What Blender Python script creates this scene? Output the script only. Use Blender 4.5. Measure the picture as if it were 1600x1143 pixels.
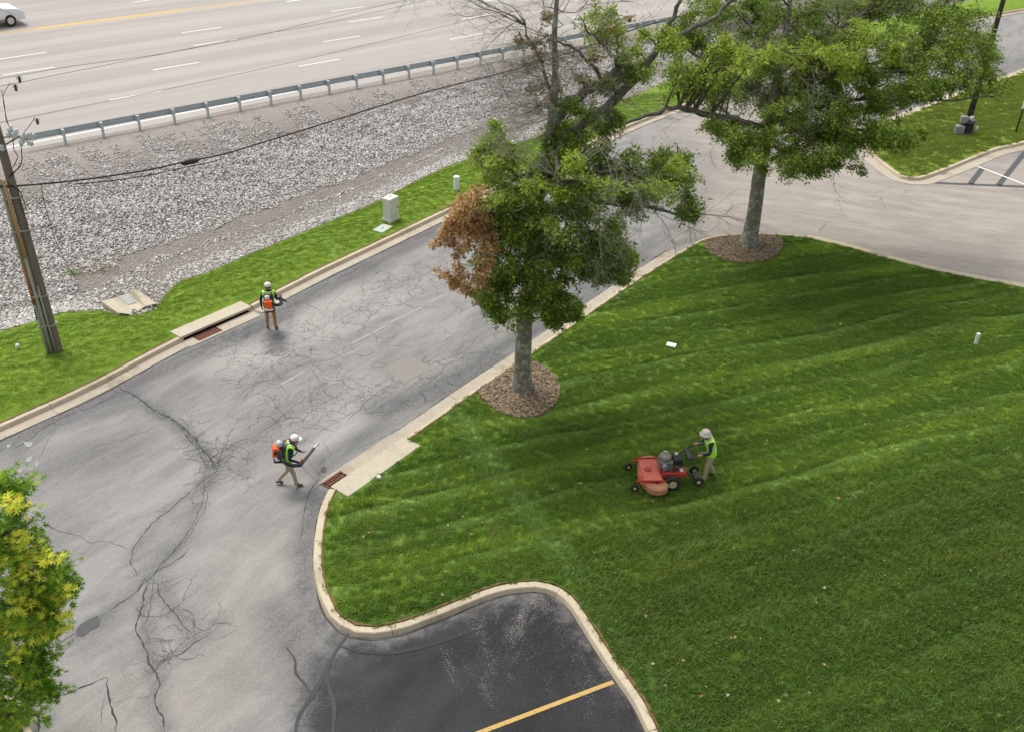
import bpy, bmesh, math, random
import numpy as np
from math import radians as R, sin, cos, pi
from mathutils import Vector, Matrix, geometry
from mathutils.bvhtree import BVHTree
random.seed(7); rng = np.random.default_rng(7)
for o in list(bpy.data.objects): bpy.data.objects.remove(o)
sc = bpy.context.scene
COL = sc.collection

# ------------------------------------------------------------------ camera
FPX, PITCH, ROLL, HC, ZH = 1551.96, 0.556984, 0.0465313, 18.054, 0.45
cd = bpy.data.cameras.new('camera'); cam = bpy.data.objects.new('camera', cd); COL.objects.link(cam)
cd.sensor_fit = 'HORIZONTAL'; cd.sensor_width = 36; cd.lens = FPX / 1600 * 36
cd.clip_start = 0.5; cd.clip_end = 6000
cam.matrix_world = Matrix.Translation((0, 0, HC)) @ Matrix.Rotation(pi/2 - PITCH, 4, 'X') @ Matrix.Rotation(ROLL, 4, 'Z')
sc.camera = cam
sc.render.resolution_x = 1024; sc.render.resolution_y = 731

# ------------------------------------------------------------------ world, sun, exposure
SUN_EL, SUN_AZ = R(62), R(-40)          # azimuth measured from +Y towards +X: sun is up-left, beyond the highway
w = bpy.data.worlds.new('World'); sc.world = w; w.use_nodes = True
nt = w.node_tree; bg = nt.nodes['Background']
sky = nt.nodes.new('ShaderNodeTexSky'); sky.sky_type = 'NISHITA'; sky.sun_disc = False
sky.sun_elevation = SUN_EL; sky.sun_rotation = SUN_AZ; sky.dust_density = 3.0; sky.air_density = 1.2
hs = nt.nodes.new('ShaderNodeHueSaturation'); hs.inputs['Saturation'].default_value = 0.22
nt.links.new(sky.outputs[0], hs.inputs['Color']); nt.links.new(hs.outputs[0], bg.inputs['Color'])
bg.inputs['Strength'].default_value = 0.13
sl = bpy.data.lights.new('sun', 'SUN'); sun = bpy.data.objects.new('sun', sl); COL.objects.link(sun)
sl.energy = 1.5; sl.angle = R(24); sl.color = (1.0, 0.955, 0.88)
sdir = Vector((sin(SUN_AZ) * cos(SUN_EL), cos(SUN_AZ) * cos(SUN_EL), sin(SUN_EL)))
sun.rotation_euler = sdir.to_track_quat('Z', 'Y').to_euler()
sc.view_settings.view_transform = 'Standard'; sc.view_settings.look = 'None'
sc.view_settings.gamma = 1; sc.view_settings.use_curve_mapping = False
sc.view_settings.exposure = 0.62

# ------------------------------------------------------------------ pixel (1600 x 1143 photo) -> world
def ray(px, py):
    x = (px - 800) / FPX; y = -(py - 571.5) / FPX
    c, s = cos(ROLL), sin(ROLL); x, y = c*x - s*y, s*x + c*y
    return x, cos(PITCH) + y*sin(PITCH), -sin(PITCH) + y*cos(PITCH)
def G(px, py, z=0.0):
    a, b, c = ray(px, py); t = (HC - z) / -c
    return Vector((a*t, b*t, z))
def U(px, py, Y):
    a, b, c = ray(px, py); t = Y / b
    return Vector((a*t, Y, HC + c*t))
def mpp(Y, z=4):       # metres per photo pixel at a point
    return math.hypot(Y, HC - z) / FPX

# ------------------------------------------------------------------ objects
def link(o, parent=None):
    COL.objects.link(o)
    if parent is not None: o.parent = parent
    return o
def tag(o, label=None, cat=None, group=None, kind=None):
    if label: o['label'] = label
    if cat: o['category'] = cat
    if group: o['group'] = group
    if kind: o['kind'] = kind
    return o
def empty(name, loc, rz=0, label=None, cat=None, group=None, kind=None):
    o = bpy.data.objects.new(name, None); link(o); o.location = loc; o.rotation_euler = (0, 0, rz); o.empty_display_size = .2
    return tag(o, label, cat, group, kind)
def npmesh(name, V, F, mats, parent=None, mi=None, smooth=False, attrs=None):
    """V (n,3), F list of tuples or (m,k) array"""
    me = bpy.data.meshes.new(name)
    V = np.asarray(V, dtype=np.float32)
    if isinstance(F, np.ndarray):
        m, k = F.shape
        me.vertices.add(len(V)); me.vertices.foreach_set('co', V.ravel())
        me.loops.add(m*k); me.loops.foreach_set('vertex_index', F.ravel().astype(np.int32))
        me.polygons.add(m); me.polygons.foreach_set('loop_start', np.arange(0, m*k, k, dtype=np.int32))
        me.polygons.foreach_set('loop_total', np.full(m, k, dtype=np.int32))
        me.update(calc_edges=True)
    else:
        me.from_pydata(V.tolist(), [], F)
    if not isinstance(mats, (list, tuple)): mats = [mats]
    for m_ in mats: me.materials.append(m_)
    if mi is not None: me.polygons.foreach_set('material_index', np.asarray(mi, dtype=np.int32))
    if smooth: me.polygons.foreach_set('use_smooth', np.ones(len(me.polygons), dtype=bool))
    if attrs:
        for k_, (dom, arr) in attrs.items():
            a = me.attributes.new(k_, 'FLOAT', dom); a.data.foreach_set('value', np.asarray(arr, dtype=np.float32))
    me.validate()
    return link(bpy.data.objects.new(name, me), parent)

class MB:
    def __init__(s): s.v = []; s.f = []; s.m = []
    def add(s, v, f, mi=0):
        b = len(s.v); s.v += [tuple(x) for x in v]; s.f += [tuple(i + b for i in q) for q in f]; s.m += [mi]*len(f); return s
    def box(s, c, d, mi=0, rot=None, taper=1.0):
        x, y, z = d[0]/2, d[1]/2, d[2]/2
        vs = [Vector((sx*x*(taper if sz > 0 else 1), sy*y*(taper if sz > 0 else 1), sz*z)) for sz in (-1, 1) for sx, sy in ((-1,-1),(1,-1),(1,1),(-1,1))]
        if rot is not None:
            M = rot if isinstance(rot, Matrix) else Matrix.Rotation(rot, 3, 'Z'); vs = [M @ v for v in vs]
        vs = [v + Vector(c) for v in vs]
        return s.add(vs, [(3,2,1,0),(4,5,6,7),(0,1,5,4),(1,2,6,5),(2,3,7,6),(3,0,4,7)], mi)
    def tube(s, P, r, n=8, mi=0, cap=True):
        P = [Vector(p) for p in P]
        rs = r if isinstance(r, (list, tuple)) else [r]*len(P)
        up = Vector((0.3, 0.2, 1)).normalized(); vs = []; fs = []
        for i, p in enumerate(P):
            t = (P[min(i+1, len(P)-1)] - P[max(i-1, 0)]).normalized()
            a = t.cross(up)
            if a.length < .1: a = t.cross(Vector((1, 0, 0)))
            a.normalize(); b = t.cross(a)
            vs += [p + (a*cos(2*pi*k/n) + b*sin(2*pi*k/n))*rs[i] for k in range(n)]
        for i in range(len(P)-1):
            for k in range(n): fs.append((i*n+k, i*n+(k+1) % n, (i+1)*n+(k+1) % n, (i+1)*n+k))
        if cap: fs += [tuple(range(n))[::-1], tuple(range((len(P)-1)*n, len(P)*n))]
        return s.add(vs, fs, mi)
    def lathe(s, prof, n=16, c=(0, 0, 0), M=None, mi=0):
        vs = []; fs = []
        for r, z in prof:
            for k in range(n):
                v = Vector((r*cos(2*pi*k/n), r*sin(2*pi*k/n), z))
                if M is not None: v = M @ v
                vs.append(v + Vector(c))
        for i in range(len(prof)-1):
            for k in range(n): fs.append((i*n+k, i*n+(k+1) % n, (i+1)*n+(k+1) % n, (i+1)*n+k))
        fs += [tuple(range(n))[::-1], tuple(range((len(prof)-1)*n, len(prof)*n))]
        return s.add(vs, fs, mi)
    def build(s, name, mats, parent=None, bevel=0, smooth=False, seg=2):
        o = npmesh(name, s.v, s.f, mats, parent, mi=s.m, smooth=smooth)
        if bevel:
            m = o.modifiers.new('bevel', 'BEVEL'); m.width = bevel; m.segments = seg; m.limit_method = 'ANGLE'
        return o
def disc(r, h, n=20): return [(r*.94, 0), (r, h*.15), (r, h*.85), (r*.94, h)]
RX = Matrix.Rotation(pi/2, 3, 'Y')     # lathe axis -> x
RY = Matrix.Rotation(-pi/2, 3, 'X')    # lathe axis -> y

# ------------------------------------------------------------------ materials
class NT:
    def __init__(s, name):
        s.m = bpy.data.materials.new(name); s.m.use_nodes = True; s.t = s.m.node_tree; s.t.nodes.clear()
        s.out = s.new('ShaderNodeOutputMaterial')
    def new(s, t, **k):
        n = s.t.nodes.new(t)
        for a, b in k.items(): setattr(n, a, b)
        return n
    def set(s, sock, v):
        if isinstance(v, bpy.types.NodeSocket): s.t.links.new(v, sock)
        elif v is not None:
            if isinstance(v, (tuple, list)) and len(v) == 3 and sock.type == 'RGBA': v = (*v, 1)
            sock.default_value = v
    def pos(s): return s.new('ShaderNodeNewGeometry').outputs['Position']
    def obj(s): return s.new('ShaderNodeTexCoord').outputs['Object']
    def attr(s, n): return s.new('ShaderNodeAttribute', attribute_name=n).outputs['Fac']
    def rnd(s): return s.new('ShaderNodeObjectInfo').outputs['Random']
    def map(s, v, scale=(1,1,1), rot=(0,0,0), loc=(0,0,0)):
        n = s.new('ShaderNodeMapping'); s.set(n.inputs['Vector'], v)
        n.inputs['Scale'].default_value = scale; n.inputs['Rotation'].default_value = rot; n.inputs['Location'].default_value = loc
        return n.outputs[0]
    def along(s, v, ang, st=4.0, loc=(0,0,0)): return s.map(s.map(v, rot=(0, 0, -ang)), (1/st, 1, 1), loc=loc)
    def noise(s, scale, vec=None, detail=4, rough=.55, dist=0, col=False):
        n = s.new('ShaderNodeTexNoise'); s.set(n.inputs['Vector'], vec if vec is not None else s.pos())
        n.inputs['Scale'].default_value = scale; n.inputs['Detail'].default_value = detail
        n.inputs['Roughness'].default_value = rough; n.inputs['Distortion'].default_value = dist
        return n.outputs['Color' if col else 'Fac']
    def vor(s, scale, vec=None, feature='F1', out='Distance', rand=1):
        n = s.new('ShaderNodeTexVoronoi', feature=feature); s.set(n.inputs['Vector'], vec if vec is not None else s.pos())
        n.inputs['Scale'].default_value = scale; n.inputs['Randomness'].default_value = rand
        return n.outputs[out]
    def math(s, op, a, b=None, c=None, clamp=False):
        n = s.new('ShaderNodeMath', operation=op, use_clamp=clamp); s.set(n.inputs[0], a)
        if b is not None: s.set(n.inputs[1], b)
        if c is not None: s.set(n.inputs[2], c)
        return n.outputs[0]
    def step(s, v, lo, hi, a=0.0, b=1.0):
        n = s.new('ShaderNodeMapRange', interpolation_type='SMOOTHSTEP'); s.set(n.inputs[0], v)
        for i, q in enumerate((lo, hi, a, b)): n.inputs[i+1].default_value = q
        return n.outputs[0]
    def mix(s, f, a, b, mode='MIX'):
        n = s.new('ShaderNodeMix', data_type='RGBA', blend_type=mode); s.set(n.inputs[0], f); s.set(n.inputs[6], a); s.set(n.inputs[7], b)
        return n.outputs[2]
    def ramp(s, f, stops):
        n = s.new('ShaderNodeValToRGB'); s.set(n.inputs[0], f); e = n.color_ramp.elements
        while len(e) < len(stops): e.new(.5)
        for q, (p, c) in zip(e, stops): q.position = p; q.color = (*c, 1)
        return n.outputs[0]
    def bump(s, h, strength=.5, dist=.02):
        n = s.new('ShaderNodeBump'); s.set(n.inputs['Height'], h); n.inputs['Strength'].default_value = strength; n.inputs['Distance'].default_value = dist
        return n.outputs[0]
    def fin(s, col, rough=.8, metal=0, bump=None, spec=.3, trans=None):
        p = s.new('ShaderNodeBsdfPrincipled'); s.set(p.inputs['Base Color'], col); s.set(p.inputs['Roughness'], rough)
        s.set(p.inputs['Metallic'], metal); p.inputs['Specular IOR Level'].default_value = spec
        if bump is not None: s.set(p.inputs['Normal'], bump)
        o = p.outputs[0]
        if trans:
            t = s.new('ShaderNodeBsdfTranslucent'); s.set(t.inputs[0], col)
            mx = s.new('ShaderNodeMixShader'); mx.inputs[0].default_value = trans
            s.t.links.new(o, mx.inputs[1]); s.t.links.new(t.outputs[0], mx.inputs[2]); o = mx.outputs[0]
        s.t.links.new(o, s.out.inputs[0]); return s.m
def sc3(c, k): return tuple(x*k for x in c)
def simple(name, col, rough=.6, metal=0, var=.25, scale=20, spec=.3, dirt=0.0, b=0.0):
    n = NT(name); P = n.obj()
    c = n.mix(n.noise(scale, P, 5), sc3(col, 1-var), sc3(col, 1+var))
    if dirt: c = n.mix(n.math('MULTIPLY', n.step(n.noise(scale*.3, P, 6, .7), .45, .75), dirt), c, (.12, .09, .055))
    return n.fin(c, rough, metal, n.bump(n.noise(scale*3, P), b, .01) if b else None, spec)
M = {}
M['paint_white'] = simple('white_plastic', (.74, .75, .72), .45, var=.06)
M['black'] = simple('black_plastic', (.022, .022, .025), .45, var=.3)
M['dgrey'] = simple('dark_grey_plastic', (.06, .06, .065), .5)
M['grey'] = simple('grey_metal', (.30, .31, .32), .45, .4, dirt=.4)
M['lgrey'] = simple('light_grey_plastic', (.5, .5, .5), .5)
M['orange'] = simple('orange_plastic', (.85, .115, .012), .4, var=.08)
M['red'] = simple('mower_red_paint', (.46, .045, .032), .5, var=.25, scale=6, dirt=.55)
M['redface'] = simple('sun_faded_red_paint', (.60, .15, .10), .65, var=.25, scale=5, dirt=.6)
M['tan_rim'] = simple('cream_wheel_rim', (.5, .42, .26), .5, dirt=.3)
M['tan_deck'] = simple('dusty_tan_deck', (.42, .2, .11), .8, var=.3, scale=6, dirt=.6)
M['rubber'] = simple('tyre_rubber', (.02, .019, .018), .85, dirt=.5)
M['engine'] = simple('engine_metal', (.22, .19, .17), .5, .5, var=.5, scale=14, dirt=.4)
M['skin'] = simple('skin', (.36, .17, .10), .55, var=.08)
M['navy'] = simple('navy_shirt_cloth', (.018, .024, .05), .9, var=.3)
M['khaki'] = simple('khaki_trouser_cloth', (.36, .30, .20), .9, var=.15, scale=9)
M['brownpant'] = simple('tan_brown_trouser_cloth', (.36, .19, .065), .9, var=.2, scale=9)
M['boot'] = simple('boot_leather', (.09, .06, .03), .7)
M['bootd'] = simple('dark_boot_leather', (.028, .024, .02), .7)
M['lime'] = simple('lime_vest_cloth', (.42, .86, .03), .8, var=.08, scale=9)
M['silver'] = simple('reflective_tape', (.62, .64, .64), .4, var=.1)
M['cap'] = simple('white_cap_cloth', (.68, .67, .63), .85, var=.08)
M['hat'] = simple('cream_hat_cloth', (.56, .52, .46), .9, var=.12)
M['hair'] = simple('dark_hair', (.02, .013, .01), .8)
M['soil'] = simple('bare_soil_edge', (.17, .10, .05), .95, var=.5, scale=9)
M['rope'] = simple('red_strap', (.6, .05, .04), .6)
M['steel'] = simple('galvanised_steel', (.44, .50, .53), .45, .3, var=.22, scale=3, dirt=.12)
M['boxgreen'] = simple('pale_green_cabinet', (.60, .62, .53), .5, var=.06, scale=6)
M['cover'] = simple('pale_green_pad', (.45, .49, .43), .8, var=.12, scale=8)
M['rust'] = simple('rusty_cast_iron', (.16, .065, .045), .85, var=.45, scale=14)
M['void'] = simple('dark_drain_pit', (.008, .007, .006), .95)
M['wire'] = simple('black_cable', (.02, .019, .018), .6)
M['wireg'] = simple('weathered_wire', (.10, .09, .08), .6)
M['porcelain'] = simple('grey_porcelain', (.55, .57, .58), .25, var=.08)
M['conduit'] = simple('grey_conduit', (.30, .31, .25), .6, var=.2, scale=3, dirt=.3)
M['conduit_rust'] = simple('rusty_conduit', (.30, .13, .06), .8, var=.35, scale=4)
M['conduit_tan'] = simple('ochre_conduit', (.42, .24, .10), .7, var=.25, scale=3, dirt=.3)
M['lamp_brown'] = simple('dark_bronze_paint', (.035, .028, .026), .5)
M['sticker_red'] = simple('red_warning_sticker', (.6, .06, .03), .5)
M['sticker'] = simple('white_sticker', (.75, .75, .75), .5)
M['car_white'] = simple('white_car_paint', (.72, .74, .74), .22, var=.03, spec=.6)
M['car_glass'] = simple('dark_car_glass', (.02, .022, .028), .08, spec=.8)
M['car_trim'] = simple('grey_car_trim', (.25, .24, .22), .5)
M['chrome'] = simple('alloy_rim', (.5, .5, .5), .3, .8)
M['lamp_glass'] = simple('headlight_glass', (.6, .62, .65), .1, spec=.7)

def concrete(name, base, dark=.35):
    n = NT(name); P = n.pos()
    c = n.mix(n.noise(1.1, P, 6, .65), sc3(base, .78), sc3(base, 1.12))
    c = n.mix(n.step(n.noise(30, P, 4), .35, .75, 0, .45), c, sc3(base, .6))
    c = n.mix(n.step(n.noise(.5, n.map(P, loc=(9, 4, 0)), 7, .7), .5, .72, 0, dark), c, (.10, .08, .055))
    c = n.mix(n.step(n.noise(7, P, 7, .75), .50, .72, 0, .5), c, sc3(base, .45))
    c = n.mix(n.math('MULTIPLY', n.rnd(), .25), c, sc3(base, .62))
    return n.fin(c, .9, 0, n.bump(n.noise(60, P, 6), .5, .01), .2)
M['kerb'] = concrete('kerb_concrete', (.60, .51, .37), .55)
M['gutter'] = concrete('gutter_concrete', (.50, .44, .35), .7)
M['slab'] = concrete('slab_concrete', (.54, .48, .37), .35)

def asphalt():
    n = NT('worn_asphalt'); P = n.pos()
    dark, seal, tan, crk, pale = (n.attr(a) for a in ('dark', 'seal', 'tan', 'crk', 'pale'))
    RA = G(390, 477) - G(0, 661); RA = math.atan2(RA.y, RA.x)
    Ps = n.along(P, RA, 3.2)
    big = n.noise(.30, P, 6, .6); mid = n.noise(1.1, Ps, 8, .7, .4); fine = n.noise(42, P, 3); med = n.noise(6, P, 7, .72)
    strk = n.noise(2.4, n.along(P, RA, 5.5, (0, 4, 0)), 8, .76, .5)
    c = n.mix(n.step(mid, .32, .68), (.132, .130, .128), (.262, .254, .243))
    c = n.mix(n.step(big, .35, .7, 0, .5), c, (.285, .272, .255))
    c = n.mix(n.step(strk, .50, .70, 0, .38), c, (.125, .122, .12))
    c = n.mix(n.step(n.noise(3.1, n.along(P, RA, 7.0, (3, 9, 0)), 6, .7), .55, .72, 0, .40), c, (.34, .33, .31))
    tn = n.noise(1.2, n.along(P, R(-14), 3.5), 8, .74, .5)
    c = n.mix(tan, c, n.mix(n.step(tn, .3, .7), (.235, .205, .172), (.37, .325, .28)))
    c = n.mix(n.math('MULTIPLY', tan, n.step(n.noise(1.0, n.along(P, R(-10), 3.0, (7, 1, 0)), 7, .72), .54, .74, 0, .55)), c, (.17, .15, .13))
    c = n.mix(pale, c, (.42, .40, .37))
    dk = n.math('MULTIPLY', dark, n.step(n.math('ADD', n.math('MULTIPLY', med, .45), n.math('MULTIPLY', strk, .6)), .30, .68, .3, 1.0))
    c = n.mix(dk, c, (.052, .055, .060))
    sn = n.math('ADD', seal, n.math('MULTIPLY', n.math('SUBTRACT', n.noise(1.6, P, 9, .75), .5), 1.0))
    sm = n.step(sn, .22, .78)
    sc_ = n.mix(n.step(n.noise(.5, n.along(P, R(20), 2.0), 7, .65), .3, .7), (.006, .006, .0085), (.022, .022, .026))
    patch = n.noise(.42, n.along(P, R(120), 2.2, (3, 1, 0)), 8, .74, 1.0)
    fl = n.step(n.math('ADD', n.noise(40, n.along(P, R(115), 1.5), 3, .65), n.math('MULTIPLY', n.math('SUBTRACT', patch, .5), 1.2)), .67, .75)
    sc_ = n.mix(n.step(patch, .58, .76, 0, .35), sc_, (.11, .105, .10))
    sc_ = n.mix(n.math('MULTIPLY', fl, .6), sc_, (.30, .285, .265))
    c = n.mix(sm, c, sc_); ns = n.math('SUBTRACT', 1.0, n.math('MULTIPLY', sm, .88))
    c = n.mix(n.math('MULTIPLY', ns, n.step(n.noise(14, P, 6, .8), .40, .66, 0, .5)), c, n.mix(.45, c, (.40, .385, .36)))
    c = n.mix(n.math('MULTIPLY', ns, n.step(n.noise(11, n.map(P, loc=(1, 7, 0)), 6, .8), .52, .7, 0, .55)), c, n.mix(.5, c, (.07, .07, .07)))
    c = n.mix(n.math('MULTIPLY', ns, n.step(fine, .42, .68, 0, .45)), c, n.mix(.5, c, (.52, .50, .46)))
    c = n.mix(n.step(n.noise(30, n.map(P, loc=(3, 3, 3)), 3), .54, .74, 0, .55), c, n.mix(.65, c, (.03, .03, .03)))
    c = n.mix(n.step(n.vor(1.7, P), .012, .022, .8, 0), c, (.05, .05, .05))
    W = n.new('ShaderNodeVectorMath', operation='ADD')
    n.set(W.inputs[0], P); wv = n.new('ShaderNodeVectorMath', operation='SCALE'); n.set(wv.inputs[0], n.noise(2.6, P, 4, .65, col=True)); wv.inputs['Scale'].default_value = .38
    n.set(W.inputs[1], wv.outputs[0])
    Wr = n.along(W.outputs[0], RA, 1.5)
    e1 = n.vor(1.0, Wr, 'DISTANCE_TO_EDGE'); e2 = n.vor(3.4, Wr, 'DISTANCE_TO_EDGE')
    g = n.noise(.8, n.map(P, loc=(7, 0, 0)), 5, .65)
    l1 = n.math('MULTIPLY', n.step(e1, .002, .015, 1, 0), n.step(n.math('ADD', crk, n.math('MULTIPLY', g, .8)), .72, 1.1))
    l2 = n.math('MULTIPLY', n.step(e2, .008, .040, .8, 0), n.step(n.math('ADD', crk, n.math('MULTIPLY', g, 1.3)), 1.38, 1.65))
    ln = n.math('MAXIMUM', l1, l2)
    c = n.mix(n.math('MULTIPLY', ln, .55), c, (.045, .043, .042))
    h = n.math('SUBTRACT', n.math('MULTIPLY', fine, .3), ln)
    return n.fin(c, n.math('SUBTRACT', n.step(n.noise(1.4, Ps, 5), .3, .7, .66, .88), n.math('MULTIPLY', sm, .22)), 0, n.bump(h, .45, .012), .2)
M['asphalt'] = asphalt()

def highway():
    n = NT('highway_pavement'); P = n.obj()      # local x along the road, y across
    c = n.mix(n.noise(.9, n.map(P, (.03, 1, 1)), 5, .6), (.285, .255, .228), (.42, .392, .365))
    lane = n.noise(.42, n.map(P, (.012, 1, 1), loc=(0, 3.3, 0)), 2, .5)
    c = n.mix(n.step(lane, .42, .6, 0, .55), c, (.45, .43, .40))
    c = n.mix(n.step(n.noise(2.2, n.map(P, (.05, 1, 1)), 5, .7), .52, .75, 0, .45), c, (.23, .19, .165))
    c = n.mix(n.step(n.noise(20, P, 3), .35, .75, 0, .3), c, (.24, .21, .19))
    return n.fin(c, .85, 0, n.bump(n.noise(35, P), .3, .01), .2)
M['highway'] = highway()

def flatpaint(name, col, wear=.5):
    n = NT(name); P = n.pos()
    c = n.mix(n.step(n.noise(14, P, 6, .7), .5, .68, 0, wear), col, (.22, .2, .18))
    return n.fin(c, .75, spec=.2)
M['line_white'] = flatpaint('white_road_paint', (.78, .77, .74), .3)
M['line_yellow'] = flatpaint('yellow_road_paint', (.62, .42, .16), .15)
M['line_yellow_worn'] = flatpaint('worn_yellow_paint', (.52, .34, .10), .9)
M['line_old'] = flatpaint('worn_white_paint', (.335, .33, .315), 1.0)
M['crackfill'] = simple('open_crack_shadow', (.060, .058, .056), .95, var=.4, scale=3)
M['tar'] = simple('tar_patch', (.075, .076, .078), .7, var=.3, scale=6)
M['patch'] = simple('asphalt_patch', (.245, .225, .20), .9, var=.14, scale=12)

MOW = (G(1500, 600) - G(900, 740)); MOWA = math.atan2(MOW.y, MOW.x)
def grasscol(n, P, blade):
    Q = n.map(P, (1, 1, 1), (0, 0, -MOWA)); sx = n.new('ShaderNodeSeparateXYZ'); n.set(sx.inputs[0], Q)
    wob = n.math('MULTIPLY', n.math('SUBTRACT', n.noise(.22, P, 4, .6), .5), .8)
    s_ = n.math('SINE', n.math('MULTIPLY', n.math('ADD', sx.outputs[1], wob), 2*pi/2.5))
    s2 = n.math('SINE', n.math('MULTIPLY', n.math('ADD', sx.outputs[1], wob), 2*pi/.62))
    str_ = n.math('ADD', n.step(s_, -.9, .9), n.math('MULTIPLY', s2, .12))
    streak = n.noise(1.3, n.map(Q, (.16, 1, 1)), 7, .72, .3)
    a = n.mix(n.noise(.4, n.map(P, loc=(4, 2, 0)), 5, .6), (.175, .32, .025), (.32, .445, .055))
    b = n.mix(n.noise(.6, P, 5, .6), (.070, .170, .014), (.165, .285, .028))
    c = n.mix(n.step(n.math('ADD', n.math('MULTIPLY', str_, .55), n.math('MULTIPLY', n.math('SUBTRACT', streak, .5), 3.0)), .15, .9), b, a)
    c = n.mix(n.step(n.noise(2.0, n.map(Q, (.3, 1, 1)), 7, .75), .53, .72, 0, .55), c, (.44, .47, .12))
    c = n.mix(n.step(n.noise(1.5, n.map(Q, (.4, 1, 1), loc=(5, 5, 5)), 7, .75), .52, .70, 0, .75), c, (.035, .11, .014))
    c = n.mix(n.step(n.noise(.9, n.map(P, loc=(11, 5, 5)), 5, .7), .55, .75, 0, .5), c, (.10, .21, .075))
    c = n.mix(n.step(n.noise(7, P, 5, .75), .5, .72, 0, .4), c, (.28, .31, .11))
    wv = n.math('ADD', sx.outputs[1], n.math('MULTIPLY', n.noise(.16, n.map(P, loc=(3, 1, 0)), 3, .5), 1.7))
    fr_ = n.math('FRACT', n.math('MULTIPLY', wv, 1/1.35))
    brk = n.step(n.noise(.5, n.map(Q, (.5, 1.6, 1), loc=(2, 2, 2)), 7, .78, .5), .40, .66)
    c = n.mix(n.math('MULTIPLY', n.math('MULTIPLY', n.step(fr_, .55, .93), n.step(fr_, .94, .985, 1, 0)), n.math('MULTIPLY', brk, .75)), c, (.34, .52, .13))
    c = n.mix(n.math('MULTIPLY', n.math('MULTIPLY', n.step(fr_, .97, 1.0), 1.0), n.math('MULTIPLY', brk, .7)), c, (.022, .075, .010))
    c = n.mix(n.math('MULTIPLY', n.step(fr_, .0, .30, 1, 0), n.math('MULTIPLY', brk, .6)), c, (.028, .085, .010))
    k0, k1 = G(880, 870, .2), G(1085, 1143, .2); ka = math.atan2((k1-k0).y, (k1-k0).x); kc_ = -k0.x*sin(ka) + k0.y*cos(ka)
    K = n.new('ShaderNodeSeparateXYZ'); n.set(K.inputs[0], n.map(P, rot=(0, 0, -ka)))
    kd = n.math('ABSOLUTE', n.math('ADD', K.outputs[1], n.math('SUBTRACT', n.math('MULTIPLY', n.noise(.7, P, 5, .6), .9), kc_ + .45)))
    c = n.mix(n.math('MULTIPLY', n.step(kd, .15, .55, 1, 0), n.step(n.noise(1.6, P, 6, .7), .35, .65, .1, .7)), c, (.26, .42, .11))
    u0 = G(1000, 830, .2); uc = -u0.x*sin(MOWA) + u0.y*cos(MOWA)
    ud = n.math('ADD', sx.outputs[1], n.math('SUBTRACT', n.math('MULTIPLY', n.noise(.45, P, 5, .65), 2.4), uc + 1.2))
    unc_dim = n.step(ud, -2.2, .6, 1, 0)
    tall_dim = n.mix(n.noise(1.4, n.map(P, loc=(1, 8, 0)), 7, .75), (.022, .075, .009), (.075, .145, .020))
    tall_dim = n.mix(n.step(n.noise(.8, n.map(P, loc=(6, 8, 0)), 6, .7), .48, .68, 0, .6), tall_dim, (.125, .165, .022))
    c = n.mix(n.math('MULTIPLY', unc_dim, .66), c, tall_dim)  # uncut grass tone, darkened further to paint in the corner's falloff of light
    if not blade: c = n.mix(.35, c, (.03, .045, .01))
    return c
def grassmat(name, blade, warm=0.0):
    n = NT(name); P = n.pos()
    c = grasscol(n, P, blade)
    if warm: c = n.mix(.62, c, n.mix(n.noise(2.4, P, 6, .7), (.12, .225, .020), (.30, .40, .055)) if warm < .4 else n.mix(n.noise(1.6, P, 6, .7), (.12, .17, .018), (.28, .31, .05)))
    if blade:
        r = n.rnd()
        bt = n.attr('tip')
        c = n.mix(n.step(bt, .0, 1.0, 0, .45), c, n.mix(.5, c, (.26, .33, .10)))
        c = n.mix(n.math('MULTIPLY', n.step(n.attr('rnd'), .93, .96), .6), c, (.34, .31, .13))
        return n.fin(c, .75, 0, None, .06, .25)
    return n.fin(c, .95, 0, n.bump(n.noise(25, P, 5, .7), 1, .05), .1)
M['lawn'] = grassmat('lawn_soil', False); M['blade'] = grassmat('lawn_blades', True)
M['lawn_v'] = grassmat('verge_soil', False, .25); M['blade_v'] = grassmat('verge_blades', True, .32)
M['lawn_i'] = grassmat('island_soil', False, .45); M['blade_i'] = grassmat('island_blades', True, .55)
M['blade_y'] = simple('dry_grass_blades', (.27, .23, .09), .8, var=.3)

def mulchmat():
    n = NT('wood_mulch'); P = n.pos()
    v = n.vor(22, n.map(P, (1, 1.6, 1)), 'F1', 'Color')
    c = n.mix(v, (.13, .085, .055), (.34, .255, .175)); c = n.mix(n.noise(2, P, 5), c, (.20, .145, .10))
    return n.fin(c, .95, 0, n.bump(n.vor(22, n.map(P, (1, 1.6, 1))), 1, .04), .1)
M['mulch'] = mulchmat()
def rockmat():
    n = NT('limestone_rock'); P = n.pos()
    c = n.ramp(n.attr('rnd'), [(0, (.26, .24, .22)), (.3, (.42, .395, .37)), (.75, (.57, .54, .51)), (1, (.72, .70, .67))])
    c = n.mix(n.step(n.noise(12, P, 5, .7), .45, .8, 0, .35), c, (.26, .21, .17))
    return n.fin(c, .9, 0, n.bump(n.noise(25, P, 5), .5, .02), .2)
M['rock'] = rockmat()
def siltmat():
    n = NT('gravelly_silt'); P = n.pos()
    c = n.mix(n.noise(1.2, P, 7, .7), (.235, .205, .183), (.40, .36, .325))
    v = n.vor(16, P, 'F1', 'Color'); c = n.mix(n.step(n.noise(5, P, 4), .4, .7, 0, .6), c, n.mix(v, (.14, .12, .10), (.50, .46, .42)))
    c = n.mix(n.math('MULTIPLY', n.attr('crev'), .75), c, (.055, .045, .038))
    return n.fin(c, .95, 0, n.bump(n.vor(16, P), .8, .05), .1)
M['silt'] = siltmat()
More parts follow.
